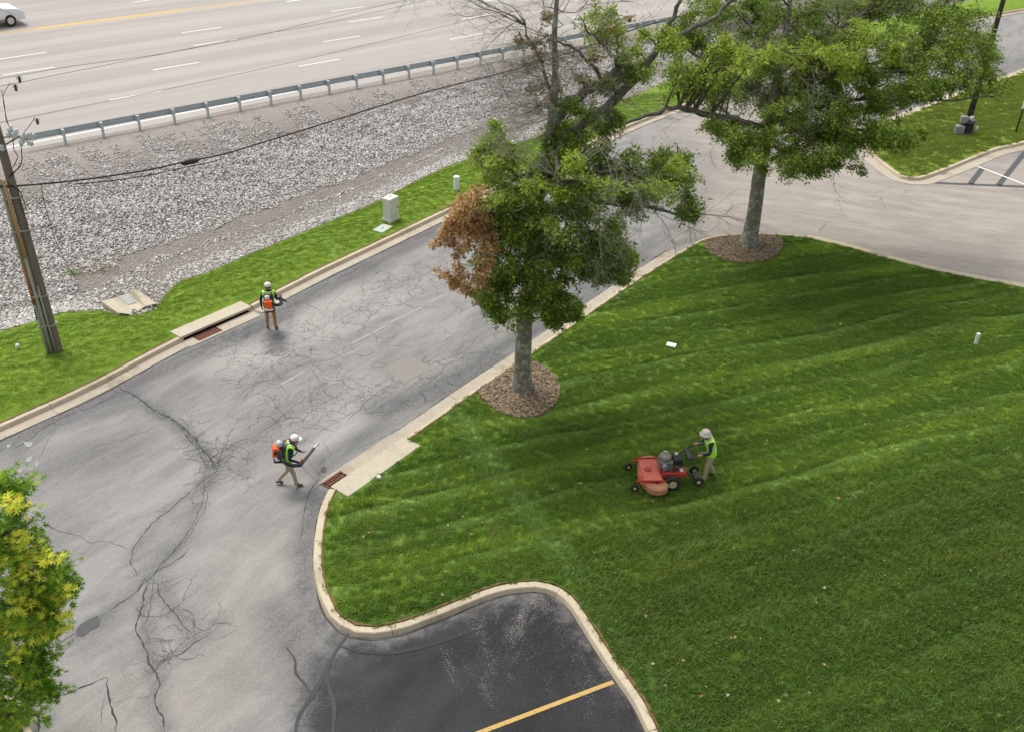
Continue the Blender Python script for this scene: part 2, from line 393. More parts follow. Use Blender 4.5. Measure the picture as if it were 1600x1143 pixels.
def bark(name, a, b, lichen, lc=(.26, .31, .22)):
    n = NT(name); P = n.pos(); Q = n.map(P, (1, 1, .25))
    c = n.mix(n.noise(13, Q, 7, .7), a, b)
    c = n.mix(n.step(n.noise(5, P, 6, .75), .48, .6, 0, lichen), c, lc)
    return n.fin(c, .95, 0, n.bump(n.noise(17, Q, 7, .75), 1, .05), .1)
M['bark'] = bark('lichened_oak_bark', (.12, .105, .082), (.27, .245, .205), .9, (.36, .42, .31))
M['bark_b'] = bark('grey_branch_bark', (.075, .065, .052), (.19, .17, .145), .4)
M['twig'] = bark('bare_grey_twig', (.20, .18, .15), (.42, .39, .34), .3)
M['twigd'] = bark('bare_dark_twig', (.075, .055, .042), (.15, .12, .10), .1)
def wood():
    n = NT('weathered_pole_wood'); P = n.obj(); Q = n.map(P, (1, 1, .06))
    c = n.mix(n.noise(22, Q, 7, .7), (.10, .08, .062), (.28, .235, .19))
    c = n.mix(n.step(n.noise(.7, P, 5, .6), .45, .7, 0, .5), c, (.14, .15, .105))
    return n.fin(c, .95, 0, n.bump(n.noise(22, Q, 6, .7), 1, .03), .1)
M['polewood'] = wood()
def leafmat(name, stops, trans=.32, rough=.55):
    n = NT(name); P = n.pos()
    f = n.math('ADD', n.math('MULTIPLY', n.attr('rnd'), .8), n.math('MULTIPLY', n.noise(1.3, P, 5, .7), .6))
    c = n.ramp(n.math('SUBTRACT', f, .18), stops)
    return n.fin(c, rough, 0, None, .12, trans)
M['leaf'] = leafmat('oak_leaf_green', [(0, (.048, .112, .014)), (.35, (.125, .225, .028)), (.7, (.26, .375, .048)), (1, (.46, .54, .09))])
M['leaf_l'] = leafmat('oak_leaf_light', [(0, (.17, .28, .03)), (.5, (.34, .47, .055)), (1, (.52, .60, .11))])
M['leaf_o'] = leafmat('oak_leaf_olive', [(0, (.14, .13, .035)), (.5, (.28, .22, .05)), (1, (.42, .27, .08))])
M['leaf_b'] = leafmat('dead_oak_leaf', [(0, (.28, .14, .045)), (.5, (.54, .32, .13)), (1, (.72, .52, .27))], .2)
M['leaf_y'] = leafmat('yellow_new_leaf', [(0, (.40, .52, .045)), (.5, (.68, .72, .08)), (1, (.84, .74, .10))])
M['leaf_g'] = leafmat('young_oak_leaf', [(0, (.06, .16, .014)), (.45, (.16, .32, .025)), (1, (.40, .54, .05))])
M['fallen'] = leafmat('fallen_leaf', [(0, (.30, .15, .05)), (.4, (.5, .33, .16)), (.7, (.55, .5, .4)), (1, (.6, .55, .2))], .1, .8)

# ------------------------------------------------------------------ lines of the place
def spl(P, step=.5, closed=False):
    P = [Vector(p) for p in P]; out = []
    n = len(P)
    for i in range(n if closed else n-1):
        p0, p1, p2, p3 = (P[(i-1) % n] if closed or i > 0 else P[0]*2-P[1], P[i], P[(i+1) % n], P[(i+2) % n] if closed or i+2 < n else P[i+1]*2-P[i])
        L = (p2-p1).length; k = max(1, int(L/step))
        for j in range(k):
            t = j/k
            out.append(.5*((2*p1) + (p2-p0)*t + (2*p0-5*p1+4*p2-p3)*t*t + (3*p1-p0-3*p2+p3)*t**3))
    if not closed: out.append(P[-1])
    return out
def poly_at(P, x):
    return float(np.interp(x, [p[0] for p in P], [p[1] for p in P]))
Lk = [(-500, 885), (-200, 748), (0, 661), (100, 617), (160, 588), (217, 557), (277, 526), (330, 502), (390, 477), (422, 458), (500, 419), (600, 372), (697, 326), (830, 262), (990, 190), (1048, 168), (1200, 120), (1350, 75), (1512, 29), (1600, 13), (1900, -30)]
Lg = [(-500, 640), (-200, 555), (0, 518), (62, 500), (95, 488), (160, 485), (245, 478), (275, 441), (325, 426), (400, 393), (500, 353), (600, 311), (640, 288), (700, 260), (745, 245), (850, 210), (950, 165), (1050, 125), (1200, 80), (1400, 25), (1600, -15), (1900, -60)]
Ld = [(-500, 600), (-200, 525), (0, 492), (90, 470), (160, 452), (212, 425), (300, 393), (400, 357), (500, 318), (600, 278), (700, 233), (800, 195), (950, 140), (1050, 105), (1200, 62), (1400, 10), (1600, -30), (1900, -75)]
Le = [(-500, 335), (0, 240), (50, 231), (104, 221), (212, 201), (320, 180), (400, 162), (550, 136), (650, 114), (800, 83), (985, 46), (1200, 3), (1400, -36), (1900, -130)]
XS = list(range(-460, 1861, 10))
def world_line(L, z): return [G(x, poly_at(L, x), z) for x in XS]
def smooth_line(W, k=2):
    A = np.array([list(v) for v in W])
    for _ in range(k):
        B = A.copy(); B[1:-1] = (A[:-2] + 2*A[1:-1] + A[2:])/4; A = B
    return [Vector(a) for a in A]
kerbL = smooth_line(world_line(Lk, .15), 3); grassL = smooth_line(world_line(Lg, -.55), 1); ditchL = smooth_line(world_line(Ld, -1.05), 1); edgeL = smooth_line(world_line(Le, ZH), 4)

def fr(x, s=1.0, seed=0):      # cheap smooth 2D noise
    return (sin(x[0]*1.7*s+seed)+sin(x[1]*2.3*s+seed*2.1)+sin((x[0]*1.1-x[1]*1.6)*s+seed*.7)+sin((x[0]*3.1+x[1]*2.7)*s+seed))/4

def loft(lines_fn, rows):
    V = []; F = []
    n = len(XS)
    for r in range(rows):
        for i in range(n): V.append(lines_fn(i, r/(rows-1)))
    for r in range(rows-1):
        for i in range(n-1): F.append((r*n+i, r*n+i+1, (r+1)*n+i+1, (r+1)*n+i))
    return V, F
FL = G(202, 474, -.6)
def dip(p):
    a = (p.x-FL.x)*hdx[0]+(p.y-FL.y)*hdx[1]; b = -(p.x-FL.x)*hdx[1]+(p.y-FL.y)*hdx[0]
    p.z -= .60*math.exp(-((a/.75)**4+(b/1.25)**4)); return p
_h = (edgeL[XS.index(780)]-edgeL[XS.index(100)]); _h.normalize(); hdx = (_h.x, _h.y)
def verge_pt(i, t):
    a, b = kerbL[i], grassL[i]; p = a.lerp(b, t)
    p.z = .15 + .10*math.sin(min(t/.5, 1)*pi)*.6 - .70*max(0, (t-.35)/.65)**1.6
    return dip(p)
def bank_pt(i, t):
    g, d, e = grassL[i], ditchL[i], edgeL[i]
    if t < .2:
        p = g.lerp(d, t/.2); p.z = -.55 + (-.5)*math.sin(t/.2*pi/2)
    else:
        u = (t-.2)/.8; p = d.lerp(e, u)
        z = -1.05 + (ZH+1.05)*min(1, u/.86)**1.05
        p.z = min(z, ZH-.02)
        p.z += .09*fr(p, 1.1, 2)*math.sin(u*pi) + .05*fr(p, 2.9, 5)*math.sin(u*pi)
        if u > .995: p.z = ZH - .004
    return dip(p)
V, F = loft(verge_pt, 12)
verge = npmesh('grass_verge', V, [f[::-1] for f in F], M['lawn_v'], smooth=True); tag(verge, kind='structure')
V, F = loft(bank_pt, 40)
vv = np.array([list(v) for v in V])
bank = npmesh('embankment', V, [f[::-1] for f in F], M['silt'], smooth=True, attrs={'crev': ('POINT', np.zeros(len(V)))}); tag(bank, kind='structure')

# ------------------------------------------------------------------ ground sheets by triangulation
def inpoly(P, pts):
    x, y = pts[:, 0], pts[:, 1]; c = np.zeros(len(pts), bool); n = len(P); j = n-1
    for i in range(n):
        xi, yi, xj, yj = P[i][0], P[i][1], P[j][0], P[j][1]
        with np.errstate(divide='ignore', invalid='ignore'):
            m = ((yi > y) != (yj > y)) & (x < (xj-xi)*(y-yi)/(yj-yi+1e-12)+xi)
        c ^= m; j = i
    return c
def sheet(name, outline, z, mat, grid, parent=None, holes=(), fine=None, attrf=None, hf=None):
    O = [(p[0], p[1]) for p in outline]
    xs = [p[0] for p in O]; ys = [p[1] for p in O]
    pts = []
    for (g, x0, x1, y0, y1) in (grid if isinstance(grid, list) else [(grid, min(xs), max(xs), min(ys), max(ys))]):
        gx, gy = np.meshgrid(np.arange(x0+g*.37, x1, g), np.arange(y0+g*.41, y1, g)); pts.append(np.c_[gx.ravel(), gy.ravel()])
    pts = np.concatenate(pts); pts = pts + rng.uniform(-.02, .02, pts.shape)
    pts = pts[inpoly(O, pts)]
    allp = [Vector(p) for p in O] + [Vector(p) for p in pts]
    edges = [(i, (i+1) % len(O)) for i in range(len(O))]
    v, e, f, *_ = geometry.delaunay_2d_cdt(allp, edges, [], 1, 1e-5)
    V = np.array([(a.x, a.y, z) for a in v])
    if hf: V[:, 2] += np.array([hf(a) for a in V])
    F = np.array(f)
    a_, b_, c_ = V[F[:, 0]], V[F[:, 1]], V[F[:, 2]]
    fl = ((b_-a_)[:, 0]*(c_-a_)[:, 1]-(b_-a_)[:, 1]*(c_-a_)[:, 0]) < 0
    F[fl] = F[fl][:, ::-1]
    return npmesh(name, V, F, mat, parent, smooth=True, attrs=attrf(V) if attrf else None)

def offs(line, d):
    out = []
    for i, p in enumerate(line):
        t = (line[min(i+1, len(line)-1)] - line[max(i-1, 0)]); t.z = 0; t.normalize()
        out.append(p + Vector((-t.y, t.x, 0))*d)
    return out

# lawn inner boundary (back of kerb), photo pixels at z=.15, in order round the lawn
north = [(524, 764), (637, 686), (757, 602), (800, 574), (832, 552), (985, 446), (1060, 398), (1100, 376), (1125, 370), (1157, 367), (1205, 367), (1260, 372), (1330, 388), (1400, 408), (1500, 431), (1600, 449), (1750, 475), (2000, 500), (2300, 530)]
west = [(1200, 1440), (1100, 1262), (1029, 1143), (1005, 1094), (965, 1037), (930, 984), (907, 947), (887, 924), (865, 912), (832, 907), (800, 910), (762, 919), (700, 944), (625, 972), (590, 979), (555, 977), (532, 962), (517, 937), (505, 902), (502, 857), (510, 797), (524, 764)]
nl = spl([G(x, y, .15) for x, y in north], .4)
wl = spl([G(x, y, .15) for x, y in west], .3)
far_right = [Vector((60, nl[-1].y, .15)), Vector((60, -30, .15)), Vector((wl[0].x+2, -30, .15))]
_a, _b = G(524, 764, .15), G(638, 686, .15); _t = (_b-_a).normalized(); _n = Vector((_t.y, -_t.x, 0))
_ib = min(range(len(nl)), key=lambda i: (nl[i]-_b).length)
lawn_out = wl[:-1] + [_a + _n*.02 - _t*.01, _a + _n*.5, _b + _n*.5, nl[_ib] - _n*0 + _t*.01] + nl[_ib+1:] + far_right
def lawn_h(a):
    return .02*fr(a, .3, 1) + .008*fr(a, 1.1, 3)
bset = set((round(p.x, 3), round(p.y, 3)) for p in lawn_out)
lawn = sheet('lawn', lawn_out, .15, M['lawn'], [(.5, -8, 30, 12, 42), (4, 30, 60, -30, 40), (4, 0, 30, -30, 12)],
             hf=lambda a: 0 if (round(float(a[0]), 3), round(float(a[1]), 3)) in bset else .02+lawn_h(a))
tag(lawn, kind='structure')

# island top right
isl_b = [(1352, 222), (1370, 242), (1400, 267), (1427, 277), (1475, 262), (1550, 232), (1600, 220), (1750, 180), (2000, 120)]
isl_t = [(1352, 222), (1362, 207), (1402, 187), (1457, 165), (1520, 140), (1600, 113), (1750, 60), (1950, 0)]
ib = spl([G(x, y, .15) for x, y in isl_b], .5); it_ = spl([G(x, y, .15) for x, y in isl_t], .5)
island_line = list(reversed(it_)) + ib[1:]
island = sheet('grass_island', island_line, .15, M['lawn_i'], 1.5); tag(island, kind='structure')
# planted island outside the frame at lower left carrying the yellow tree
small = [Vector((-11.9+2.3*cos(a), 12.3+2.3*sin(a), .15)) for a in np.linspace(0, 2*pi, 25)[:-1]]
tag(sheet('tree_island', small, .15, M['lawn'], .6), kind='structure')

# access road sheet
SC = {}
def segdist(pts, P):
    P = np.array([[p[0], p[1]] for p in P]); d = np.full(len(pts), 1e9)
    for a, b in zip(P[:-1], P[1:]):
        ab = b-a; t = np.clip(((pts-a)@ab)/(ab@ab+1e-9), 0, 1); d = np.minimum(d, np.hypot(*(pts-(a+t[:, None]*ab)).T))
    return d
def strokes(pts, L):
    r = np.zeros(len(pts))
    for P, w_, s in L:
        W = [G(*q) for q in P]; d = segdist(pts, W); r = np.maximum(r, min(1, s*1.25)*np.clip(1.3-d/w_, 0, 1)**1.3)
    return r
DARK = [([(-40, 712), (90, 655), (180, 612), (240, 582), (330, 540), (410, 508), (470, 470), (605, 400), (700, 350)], .75, .8),
        ([(150, 640), (260, 620), (330, 590)], .8, .35), ([(40, 760), (110, 720), (200, 690)], 1.3, .45), ([(90, 800), (60, 880)], 1.0, .25),
        ([(180, 605), (250, 640), (300, 690), (330, 720)], .35, .6), ([(330, 720), (400, 690), (450, 640), (500, 610)], .5, .35),
        ([(600, 640), (680, 610), (760, 565), (850, 505), (920, 455), (1000, 400)], .8, .8), ([(500, 735), (560, 690), (640, 645)], .6, .45),
        ([(620, 560), (700, 545), (820, 490)], 1.0, .3),
        ([(500, 770), (475, 860), (480, 940), (520, 1000)], .5, .75), ([(440, 960), (470, 1010), (500, 1060), (480, 1143)], .8, .65),
        ([(520, 1010), (570, 1018), (640, 1005), (720, 980), (800, 945), (850, 935)], .35, .5),
        ([(540, 985), (500, 1030), (480, 1080), (462, 1143)], .16, 1.0), ([(450, 1010), (462, 1040), (480, 1070), (487, 1090)], .12, .9),
        ([(1000, 395), (1050, 355), (1100, 370)], .6, .55), ([(1060, 380), (1090, 372)], .35, .7),
        ([(425, 525), (432, 545)], .55, .75), ([(210, 615), (245, 645), (285, 670), (315, 700), (335, 735), (320, 760)], .34, .75), ([(320, 760), (270, 790), (225, 840), (206, 875)], .26, .5), ([(312, 790), (285, 845), (232, 905), (180, 947), (110, 1000)], .28, .6),  # first stroke here: worker's soft ground shadow painted into the asphalt tone
        ([(235, 900), (225, 960), (232, 1010), (246, 1060), (243, 1100), (256, 1143)], .28, .6), ([(250, 905), (262, 945), (290, 970), (305, 1000)], .34, .6), ([(335, 985), (300, 1010), (246, 1045)], .26, .55), ([(300, 975), (350, 970)], .3, .5), ([(340, 715), (380, 740), (400, 690)], .35, .45), ([(450, 775), (440, 745)], .4, .2),
        ([(900, 300), (1000, 320), (1090, 300)], 1.8, .35), ([(1060, 220), (1110, 260)], 2.0, .25),
        ([(1400, 190), (1530, 120), (1640, 85)], 2.5, .5), ([(230, 900), (250, 870), (290, 790)], .5, .3), ([(280, 960), (330, 980)], .5, .35),
        ([(220, 560), (280, 560), (340, 530)], .5, .5)]
PALE = [([(420, 560), (500, 480), (560, 460)], .9, .35), ([(330, 580), (420, 540), (520, 510)], .8, .4), ([(500, 690), (560, 640)], .7, .2), ([(470, 530), (560, 500), (680, 440)], .5, .25)]
CRK = [([(400, 560), (480, 520), (600, 460), (700, 420), (800, 380)], 2.4, 1.0), ([(430, 640), (520, 620), (640, 600), (720, 560)], 2.0, .95),
       ([(330, 700), (400, 680), (470, 660)], 1.2, .9), ([(250, 900), (320, 960), (240, 1040)], .9, .55), ([(300, 640), (340, 720), (310, 770)], .7, .8),
       ([(380, 520), (450, 540)], 1.3, 1.0), ([(900, 320), (1090, 300)], 1.6, .5)]
SEAL = [G(x, y) for x, y in [(540, 990), (600, 1000), (700, 960), (800, 930), (870, 920), (1040, 1143), (1200, 1440), (400, 1500), (470, 1143), (480, 1060)]]
TANP = [G(x, y) for x, y in [(1030, 180), (1090, 260), (1080, 330), (1060, 400), (1200, 520), (1700, 520), (2300, 600), (2300, 150), (1500, 260), (1360, 190), (1220, 130)]]
def polymask(pts, P, soft):
    ins = inpoly(P, pts); d = segdist(pts, P + [P[0]]); return np.clip(.5 + np.where(ins, d, -d)/soft, 0, 1)
def road_attr(V):
    p = V[:, :2]
    tanb = strokes(p, [([(230, 1143), (330, 1050), (390, 960), (430, 880)], 2.2, .25)])
    return {'dark': ('POINT', strokes(p, DARK)), 'pale': ('POINT', strokes(p, PALE)), 'crk': ('POINT', strokes(p, CRK)),
            'seal': ('POINT', np.maximum(polymask(p, SEAL, 2.0), 0)), 'tan': ('POINT', np.maximum(polymask(p, TANP, 3.0), tanb))}
kl_out = offs(kerbL, -.05)
road_out = [kl_out[i] for i in range(len(kl_out))] + [Vector((160, kl_out[-1].y, 0)), Vector((160, -30, 0)), Vector((kl_out[0].x-6, -30, 0)), Vector((kl_out[0].x-6, kl_out[0].y, 0))]
road = sheet('asphalt_road', road_out, 0, M['asphalt'], [(.22, -16, 10, 11, 44), (.8, 10, 45, 34, 75), (3, -22, 160, -30, 100)], attrf=road_attr)
tag(road, kind='structure')

# ------------------------------------------------------------------ highway
ea, eb = edgeL[XS.index(100)], edgeL[XS.index(780)]
hd = (eb-ea); hd.z = 0; hd.normalize(); hn = Vector((-hd.y, hd.x, 0)); HROT = math.atan2(hd.y, hd.x)
ho = ea.copy()
def H(px, py):      # photo pixel -> highway-local (along, across)
    q = G(px, py, ZH) - ho; return q.dot(hd), q.dot(hn)
hv = []; E_ = [G(x, poly_at(Le, x), ZH) for x in XS]
Eloc = [((q-ho).dot(hd), (q-ho).dot(hn)) for q in edgeL]
hv = [(a, b, 0) for a, b in Eloc] + [(Eloc[-1][0]+400, Eloc[-1][1], 0), (Eloc[-1][0]+400, 46, 0), (Eloc[0][0]-400, 46, 0), (Eloc[0][0]-400, Eloc[0][1], 0)]
hwy = npmesh('highway', hv, [tuple(range(len(hv)))], M['highway']); hwy.location = ho; hwy.rotation_euler = (0, 0, HROT); tag(hwy, kind='structure')
hk = empty('highway_markings', ho, HROT, kind='structure')
def mark(name, x0, x1, y0, w_, mat, z=.004):
    mb = MB(); mb.add([(x0, y0-w_/2, z), (x1, y0-w_/2, z), (x1, y0+w_/2, z), (x0, y0+w_/2, z)], [(0,1,2,3)]); return mb.build(name, mat, hk)
rows = {'A': [(167,157),(246,142.5),(466,104),(531,93),(705.5,62),(758,52.5)], 'B': [(231,108),(302,97),(504,65.5),(562.5,57),(727.5,31),(776,24)],
        'C': [(5.5,115.5),(87,103),(303,72),(369,62),(545,36),(600,28)], 'D': [(0,91),(74,80.5),(281,52),(344,43),(519,19),(571,12)], 'Ee': [(205,4),(240,0)]}
dash0 = None
for k, P in rows.items():
    L = [H(*q) for q in P]; y = sum(b for a, b in L)/len(L)
    if k == 'Ee': s0 = L[0][0]
    else: s0 = sum(a - c for (a, b), c in zip(L, (0, 3.05, 12.19, 15.24, 24.38, 27.43)))/6
    for j in range(-4, 12):
        a = s0 + 12.192*j
        if dash0 is None:
            dash0 = mark('lane_dash', 0, 3.05, 0, .13, M['line_white']); d_ = dash0
        else: d_ = dash0.copy(); COL.objects.link(d_); d_.parent = hk
        d_.location = (a, y, 0)
ye = H(0, 56)[1]; 
yl = [H(x, y_)[1] for x, y_ in ((0, 57), (200, 27), (397, 0))]
ym = H(200, 28)[1]
mark('yellow_line', -60, 140, ym, .13, M['line_yellow']); mark('yellow_line', -60, 140, ym+.42, .13, M['line_yellow'])
a0, a1 = H(55, 44)[0], H(280, 14)[0]
mark('yellow_median', a0, a1, ym+.21, .26, M['line_yellow'], .003)
mark('edge_line', -60, 140, Eloc[XS.index(400)][1]+.75, .14, M['line_white'])
# turn arrow at the top
ax, ay = H(447, 3)
mb = MB(); mb.add([(ax, ay-.1, .004), (ax+1.5, ay-.1, .004), (ax+1.5, ay+.1, .004), (ax, ay+.1, .004)], [(0,1,2,3)])
mb.add([(ax+1.5, ay-.1, .004), (ax+2.1, ay+.45, .004), (ax+1.8, ay+.6, .004), (ax+1.3, ay+.1, .004)], [(0,1,2,3)])
mb.add([(ax+2.4, ay+.1, .004), (ax+2.6, ay+.9, .004), (ax+1.5, ay+.8, .004)], [(0,1,2)]); mb.build('turn_arrow', M['line_white'], hk)
fv = npmesh('ground', [(-900,-900,-1.7),(900,-900,-1.7),(900,1500,-1.7),(-900,1500,-1.7)], [(0,1,2,3)], M['lawn_i']); tag(fv, kind='structure')
a_ = ho + hn*46
mb = MB(); q = [a_-hd*450, a_+hd*450, a_+hd*450+hn*300, a_-hd*450+hn*300]
mb.add([(v.x, v.y, ZH-.01) for v in q], [(0,1,2,3)]); tag(mb.build('far_grass', M['lawn_i']), kind='structure')

# ------------------------------------------------------------------ kerbs in segments
def kerb_run(root, line, side, seg=3.0, kw=.16, gw=.45, h=.15, gutter=True, jogs=None, lip=.02, skip=None):
    """line: back of kerb (z=h); side: +1 when the road lies to the left of the direction of travel"""
    d = [0.0]
    for a, b in zip(line[:-1], line[1:]): d.append(d[-1] + (b-a).length)
    L = d[-1]; D = np.array(d); A = np.array([[p.x, p.y] for p in line])
    def at(s): return np.array([np.interp(s, D, A[:, 0]), np.interp(s, D, A[:, 1])])
    def nrm(s):
        t = at(min(s+.25, L)) - at(max(s-.25, 0)); t /= np.linalg.norm(t)+1e-9; return np.array([-t[1], t[0]])*side
    s = 0.0
    while s < L - .1:
        e = min(s + seg*random.uniform(.9, 1.12), L)
        if L - e < .5: e = L
        mid = at((s+e)/2)
        if not (skip and skip(mid)):
            k = max(2, int((e-s)/.35)+1); ts = np.linspace(s+.007, e-.007, k)
            prof = [(0, h-.12), (0, h-.004), (.012, h), (kw-.02, h), (kw, h-.02), (kw+.03, .012)]
            tl = random.uniform(-.004, .006)
            V = []; F = []
            for t in ts:
                p, n_ = at(t), nrm(t)
                for (o, z) in prof: V.append((p[0]+n_[0]*o, p[1]+n_[1]*o, z+tl))
                V.append((p[0]+n_[0]*(kw+.03), p[1]+n_[1]*(kw+.03), -.2)); V.append((p[0], p[1], -.2))
            m = 8
            for i in range(k-1):
                for j in range(m): F.append((i*m+j, i*m+(j+1) % m, (i+1)*m+(j+1) % m, (i+1)*m+j))
            F += [tuple(range(m))[::-1], tuple(range((k-1)*m, k*m))]
            if side > 0: F = [f[::-1] for f in F]
            npmesh('kerb_stone', V, F, M['kerb'], root)
            if gutter:
                V = []; F = []
                g0 = kw + .034
                for t in ts:
                    p, n_ = at(t), nrm(t)
                    for (o, z) in ((g0, .012), (g0+.12, .006), (kw+gw, .024), (kw+gw+.004, -.1), (g0, -.1)): V.append((p[0]+n_[0]*o, p[1]+n_[1]*o, z))
                m = 5
                for i in range(k-1):
                    for j in range(m): F.append((i*m+j, i*m+(j+1) % m, (i+1)*m+(j+1) % m, (i+1)*m+j))
                F += [tuple(range(m))[::-1], tuple(range((k-1)*m, k*m))]
                if side > 0: F = [f[::-1] for f in F]
                npmesh('gutter_pan', V, F, M['gutter'], root)
        s = e
inlA = G(296, 530, .15); inlB = G(386, 479, .15)
kl = [p for i, p in enumerate(kerbL)]
kr = empty('left_kerb', (0,0,0), kind='structure')
iA = G(277, 526, .15); iB = G(388, 478, .15)
# split the left kerb at the inlet
def split(line, P):
    return min(range(len(line)), key=lambda i: (line[i]-P).length)
fine_k = spl(kl, .25); a_i, b_i = split(fine_k, iA), split(fine_k, iB)
kerb_run(kr, fine_k[:a_i+1], -1); kerb_run(kr, fine_k[b_i:], -1)
rr = empty('right_kerb', (0,0,0), kind='structure')
i2 = split(nl, G(1260, 372, .15)); i1 = split(nl, G(1075, 390, .15)); i0 = split(nl, G(640, 685, .15))
kerb_run(rr, nl[i0:i1+1], +1, kw=.15, gw=.50)
kerb_run(rr, nl[i1:i2+1], +1, kw=.16, gutter=False)
kerb_run(rr, nl[i2:], +1, kw=.42, gutter=False, seg=4)
kc = empty('curved_kerb', (0,0,0), kind='structure')
kerb_run(kc, wl, +1, kw=.19, gutter=False, seg=4.2)
kerb_run(empty('island_kerb', (0,0,0), kind='structure'), list(reversed(it_)) , -1, kw=.16, gw=.5)
ik = [o for o in COL.objects if o.name == 'island_kerb'][0]
kerb_run(ik, ib, -1, kw=.17, gw=.62)
sm_ = small + [small[0]]; kerb_run(empty('tree_island_kerb', (0,0,0), kind='structure'), sm_, -1, gutter=False)

# ------------------------------------------------------------------ storm inlets
def quadprism(mb, pts, z0, z1, mi=0):
    n = len(pts); vs = [(p[0], p[1], z0) for p in pts] + [(p[0], p[1], z1) for p in pts]
    ar = sum(pts[i][0]*pts[(i+1) % n][1]-pts[(i+1) % n][0]*pts[i][1] for i in range(n))
    fs = [tuple(range(n))[::-1], tuple(range(n, 2*n))] + [(i, (i+1) % n, n+(i+1) % n, n+i) for i in range(n)]
    if ar < 0: fs = [f[::-1] for f in fs]
    return mb.add(vs, fs, mi)
def inlet(label_slab, label_grate, A, B, nrm, depth_back, glen, goff, gw, cols, opening, slabz, gmat):
    """A->B along the back of kerb, nrm points to the road"""
    t = (B-A); L = t.length; t = t.normalized(); n_ = Vector((nrm.x, nrm.y, 0)).normalized()
    th = math.atan2(t.y, t.x); s = 1 if (Vector((-t.y, t.x, 0))).dot(n_) > 0 else -1
    root = empty('storm_inlet', (A.x, A.y, 0), th, label_slab, 'storm drain', 'kerb storm inlets')
    mb = MB(); mb.box((L/2, s*(.19-depth_back)/2+0, slabz-.045), (L, depth_back+.19, .09)); mb.build('cover_slab', M['slab'], root, bevel=.012)
    y1 = s*.19
    mb = MB()
    if opening:
        mb.box((.06, s*.05, (slabz-.09)/2-.01), (.12, .24, slabz-.09+.02)); mb.build('side_wall', M['kerb'], root); mb = MB(); mb.box((L-.06, s*.05, (slabz-.09)/2-.01), (.12, .24, slabz-.09+.02))
        mb.build('side_wall', M['kerb'], root)
        mb = MB(); mb.box((L/2, -s*.12, -.05), (L-.24, .02, .2)); mb.build('dark_throat', M['void'], root)
        mb = MB(); mb.box((L/2, s*.04, .0015), (L-.24, .30, .003)); mb.build('throat_floor', M['void'], root)
    else:
        mb.box((L/2, s*.08, .05), (L-.01, .21, .09)); mb.build('kerb_face', M['kerb'], root, bevel=.02)
    # gutter around the grate
    g0, g1 = goff, goff+glen; yi, yo = s*.20, s*(.20+gw); ymid = (yi+yo)/2
    mb = MB()
    if g0 > .02: mb.box((g0/2, ymid, -.02), (g0-.01, gw, .085))
    mb.box(((g1+L)/2, ymid, -.02), (L-g1-.01, gw, .085))
    yo2 = s*(.20+gw+.10); mb.box((L/2, (yo+yo2)/2, -.02), (L, .10, .083)); mb.build('gutter_pan', M['gutter'], root)
    # grate: a thing of its own
    c = Matrix.Rotation(th, 3, 'Z') @ Vector((g0+glen/2, ymid, 0)) + Vector((A.x, A.y, 0))
    g = empty('storm_grate', c, th, label_grate, 'drain grate', 'rusty storm grates')
    mb = MB(); mb.box((0, 0, .004), (glen-.02, gw-.02, .006)); mb.build('pit', M['void'], g)
    f = .045; mb = MB()
    for sx in (-1, 1): mb.box((sx*(glen/2-f/2-.005), 0, .020), (f, gw-.01, .026))
    for sy in (-1, 1): mb.box((0, sy*(gw/2-f/2-.005), .020), (glen-.01-2*f, f, .026))
    mb.build('frame', gmat, g)
    bw = (glen-.1)/cols[0]
    bar = None
    for i in range(1, cols[0]):
        x = -glen/2+.05+bw*i
        if bar is None:
            mb = MB(); mb.box((0, 0, 0), (bw*.5, gw-.10, .022)); bar = mb.build('bar', gmat, g); b_ = bar
        else: b_ = bar.copy(); COL.objects.link(b_); b_.parent = g
        b_.location = (x, 0, .021)
    for j in range(1, cols[1]):
        mb = MB(); mb.box((0, -gw/2+.05+(gw-.1)*j/cols[1], .022), (glen-.1, .04, .016)); mb.build('cross_bar', gmat, g)
    return root
nl_n = lambda A, B: Vector((-(B-A).y, (B-A).x, 0))
inlet('long concrete kerb inlet slab on the left grass verge with a dark slot under it', 'rusty red storm grate in the gutter beside the worker at the verge',
      iA, iB, -nl_n(iA, iB), .42, 1.0, .45, .40, (8, 4), True, .20, M['rust'])
rA = G(524, 764, .15); rB = G(638, 686, .15)
inlet('pale concrete inlet slab at the corner of the mown lawn', 'brown slotted storm grate at the lawn corner in front of the pale slab',
      rA, rB, nl_n(rA, rB), .50, .78, .02, .42, (8, 2), False, .165, M['rust'])

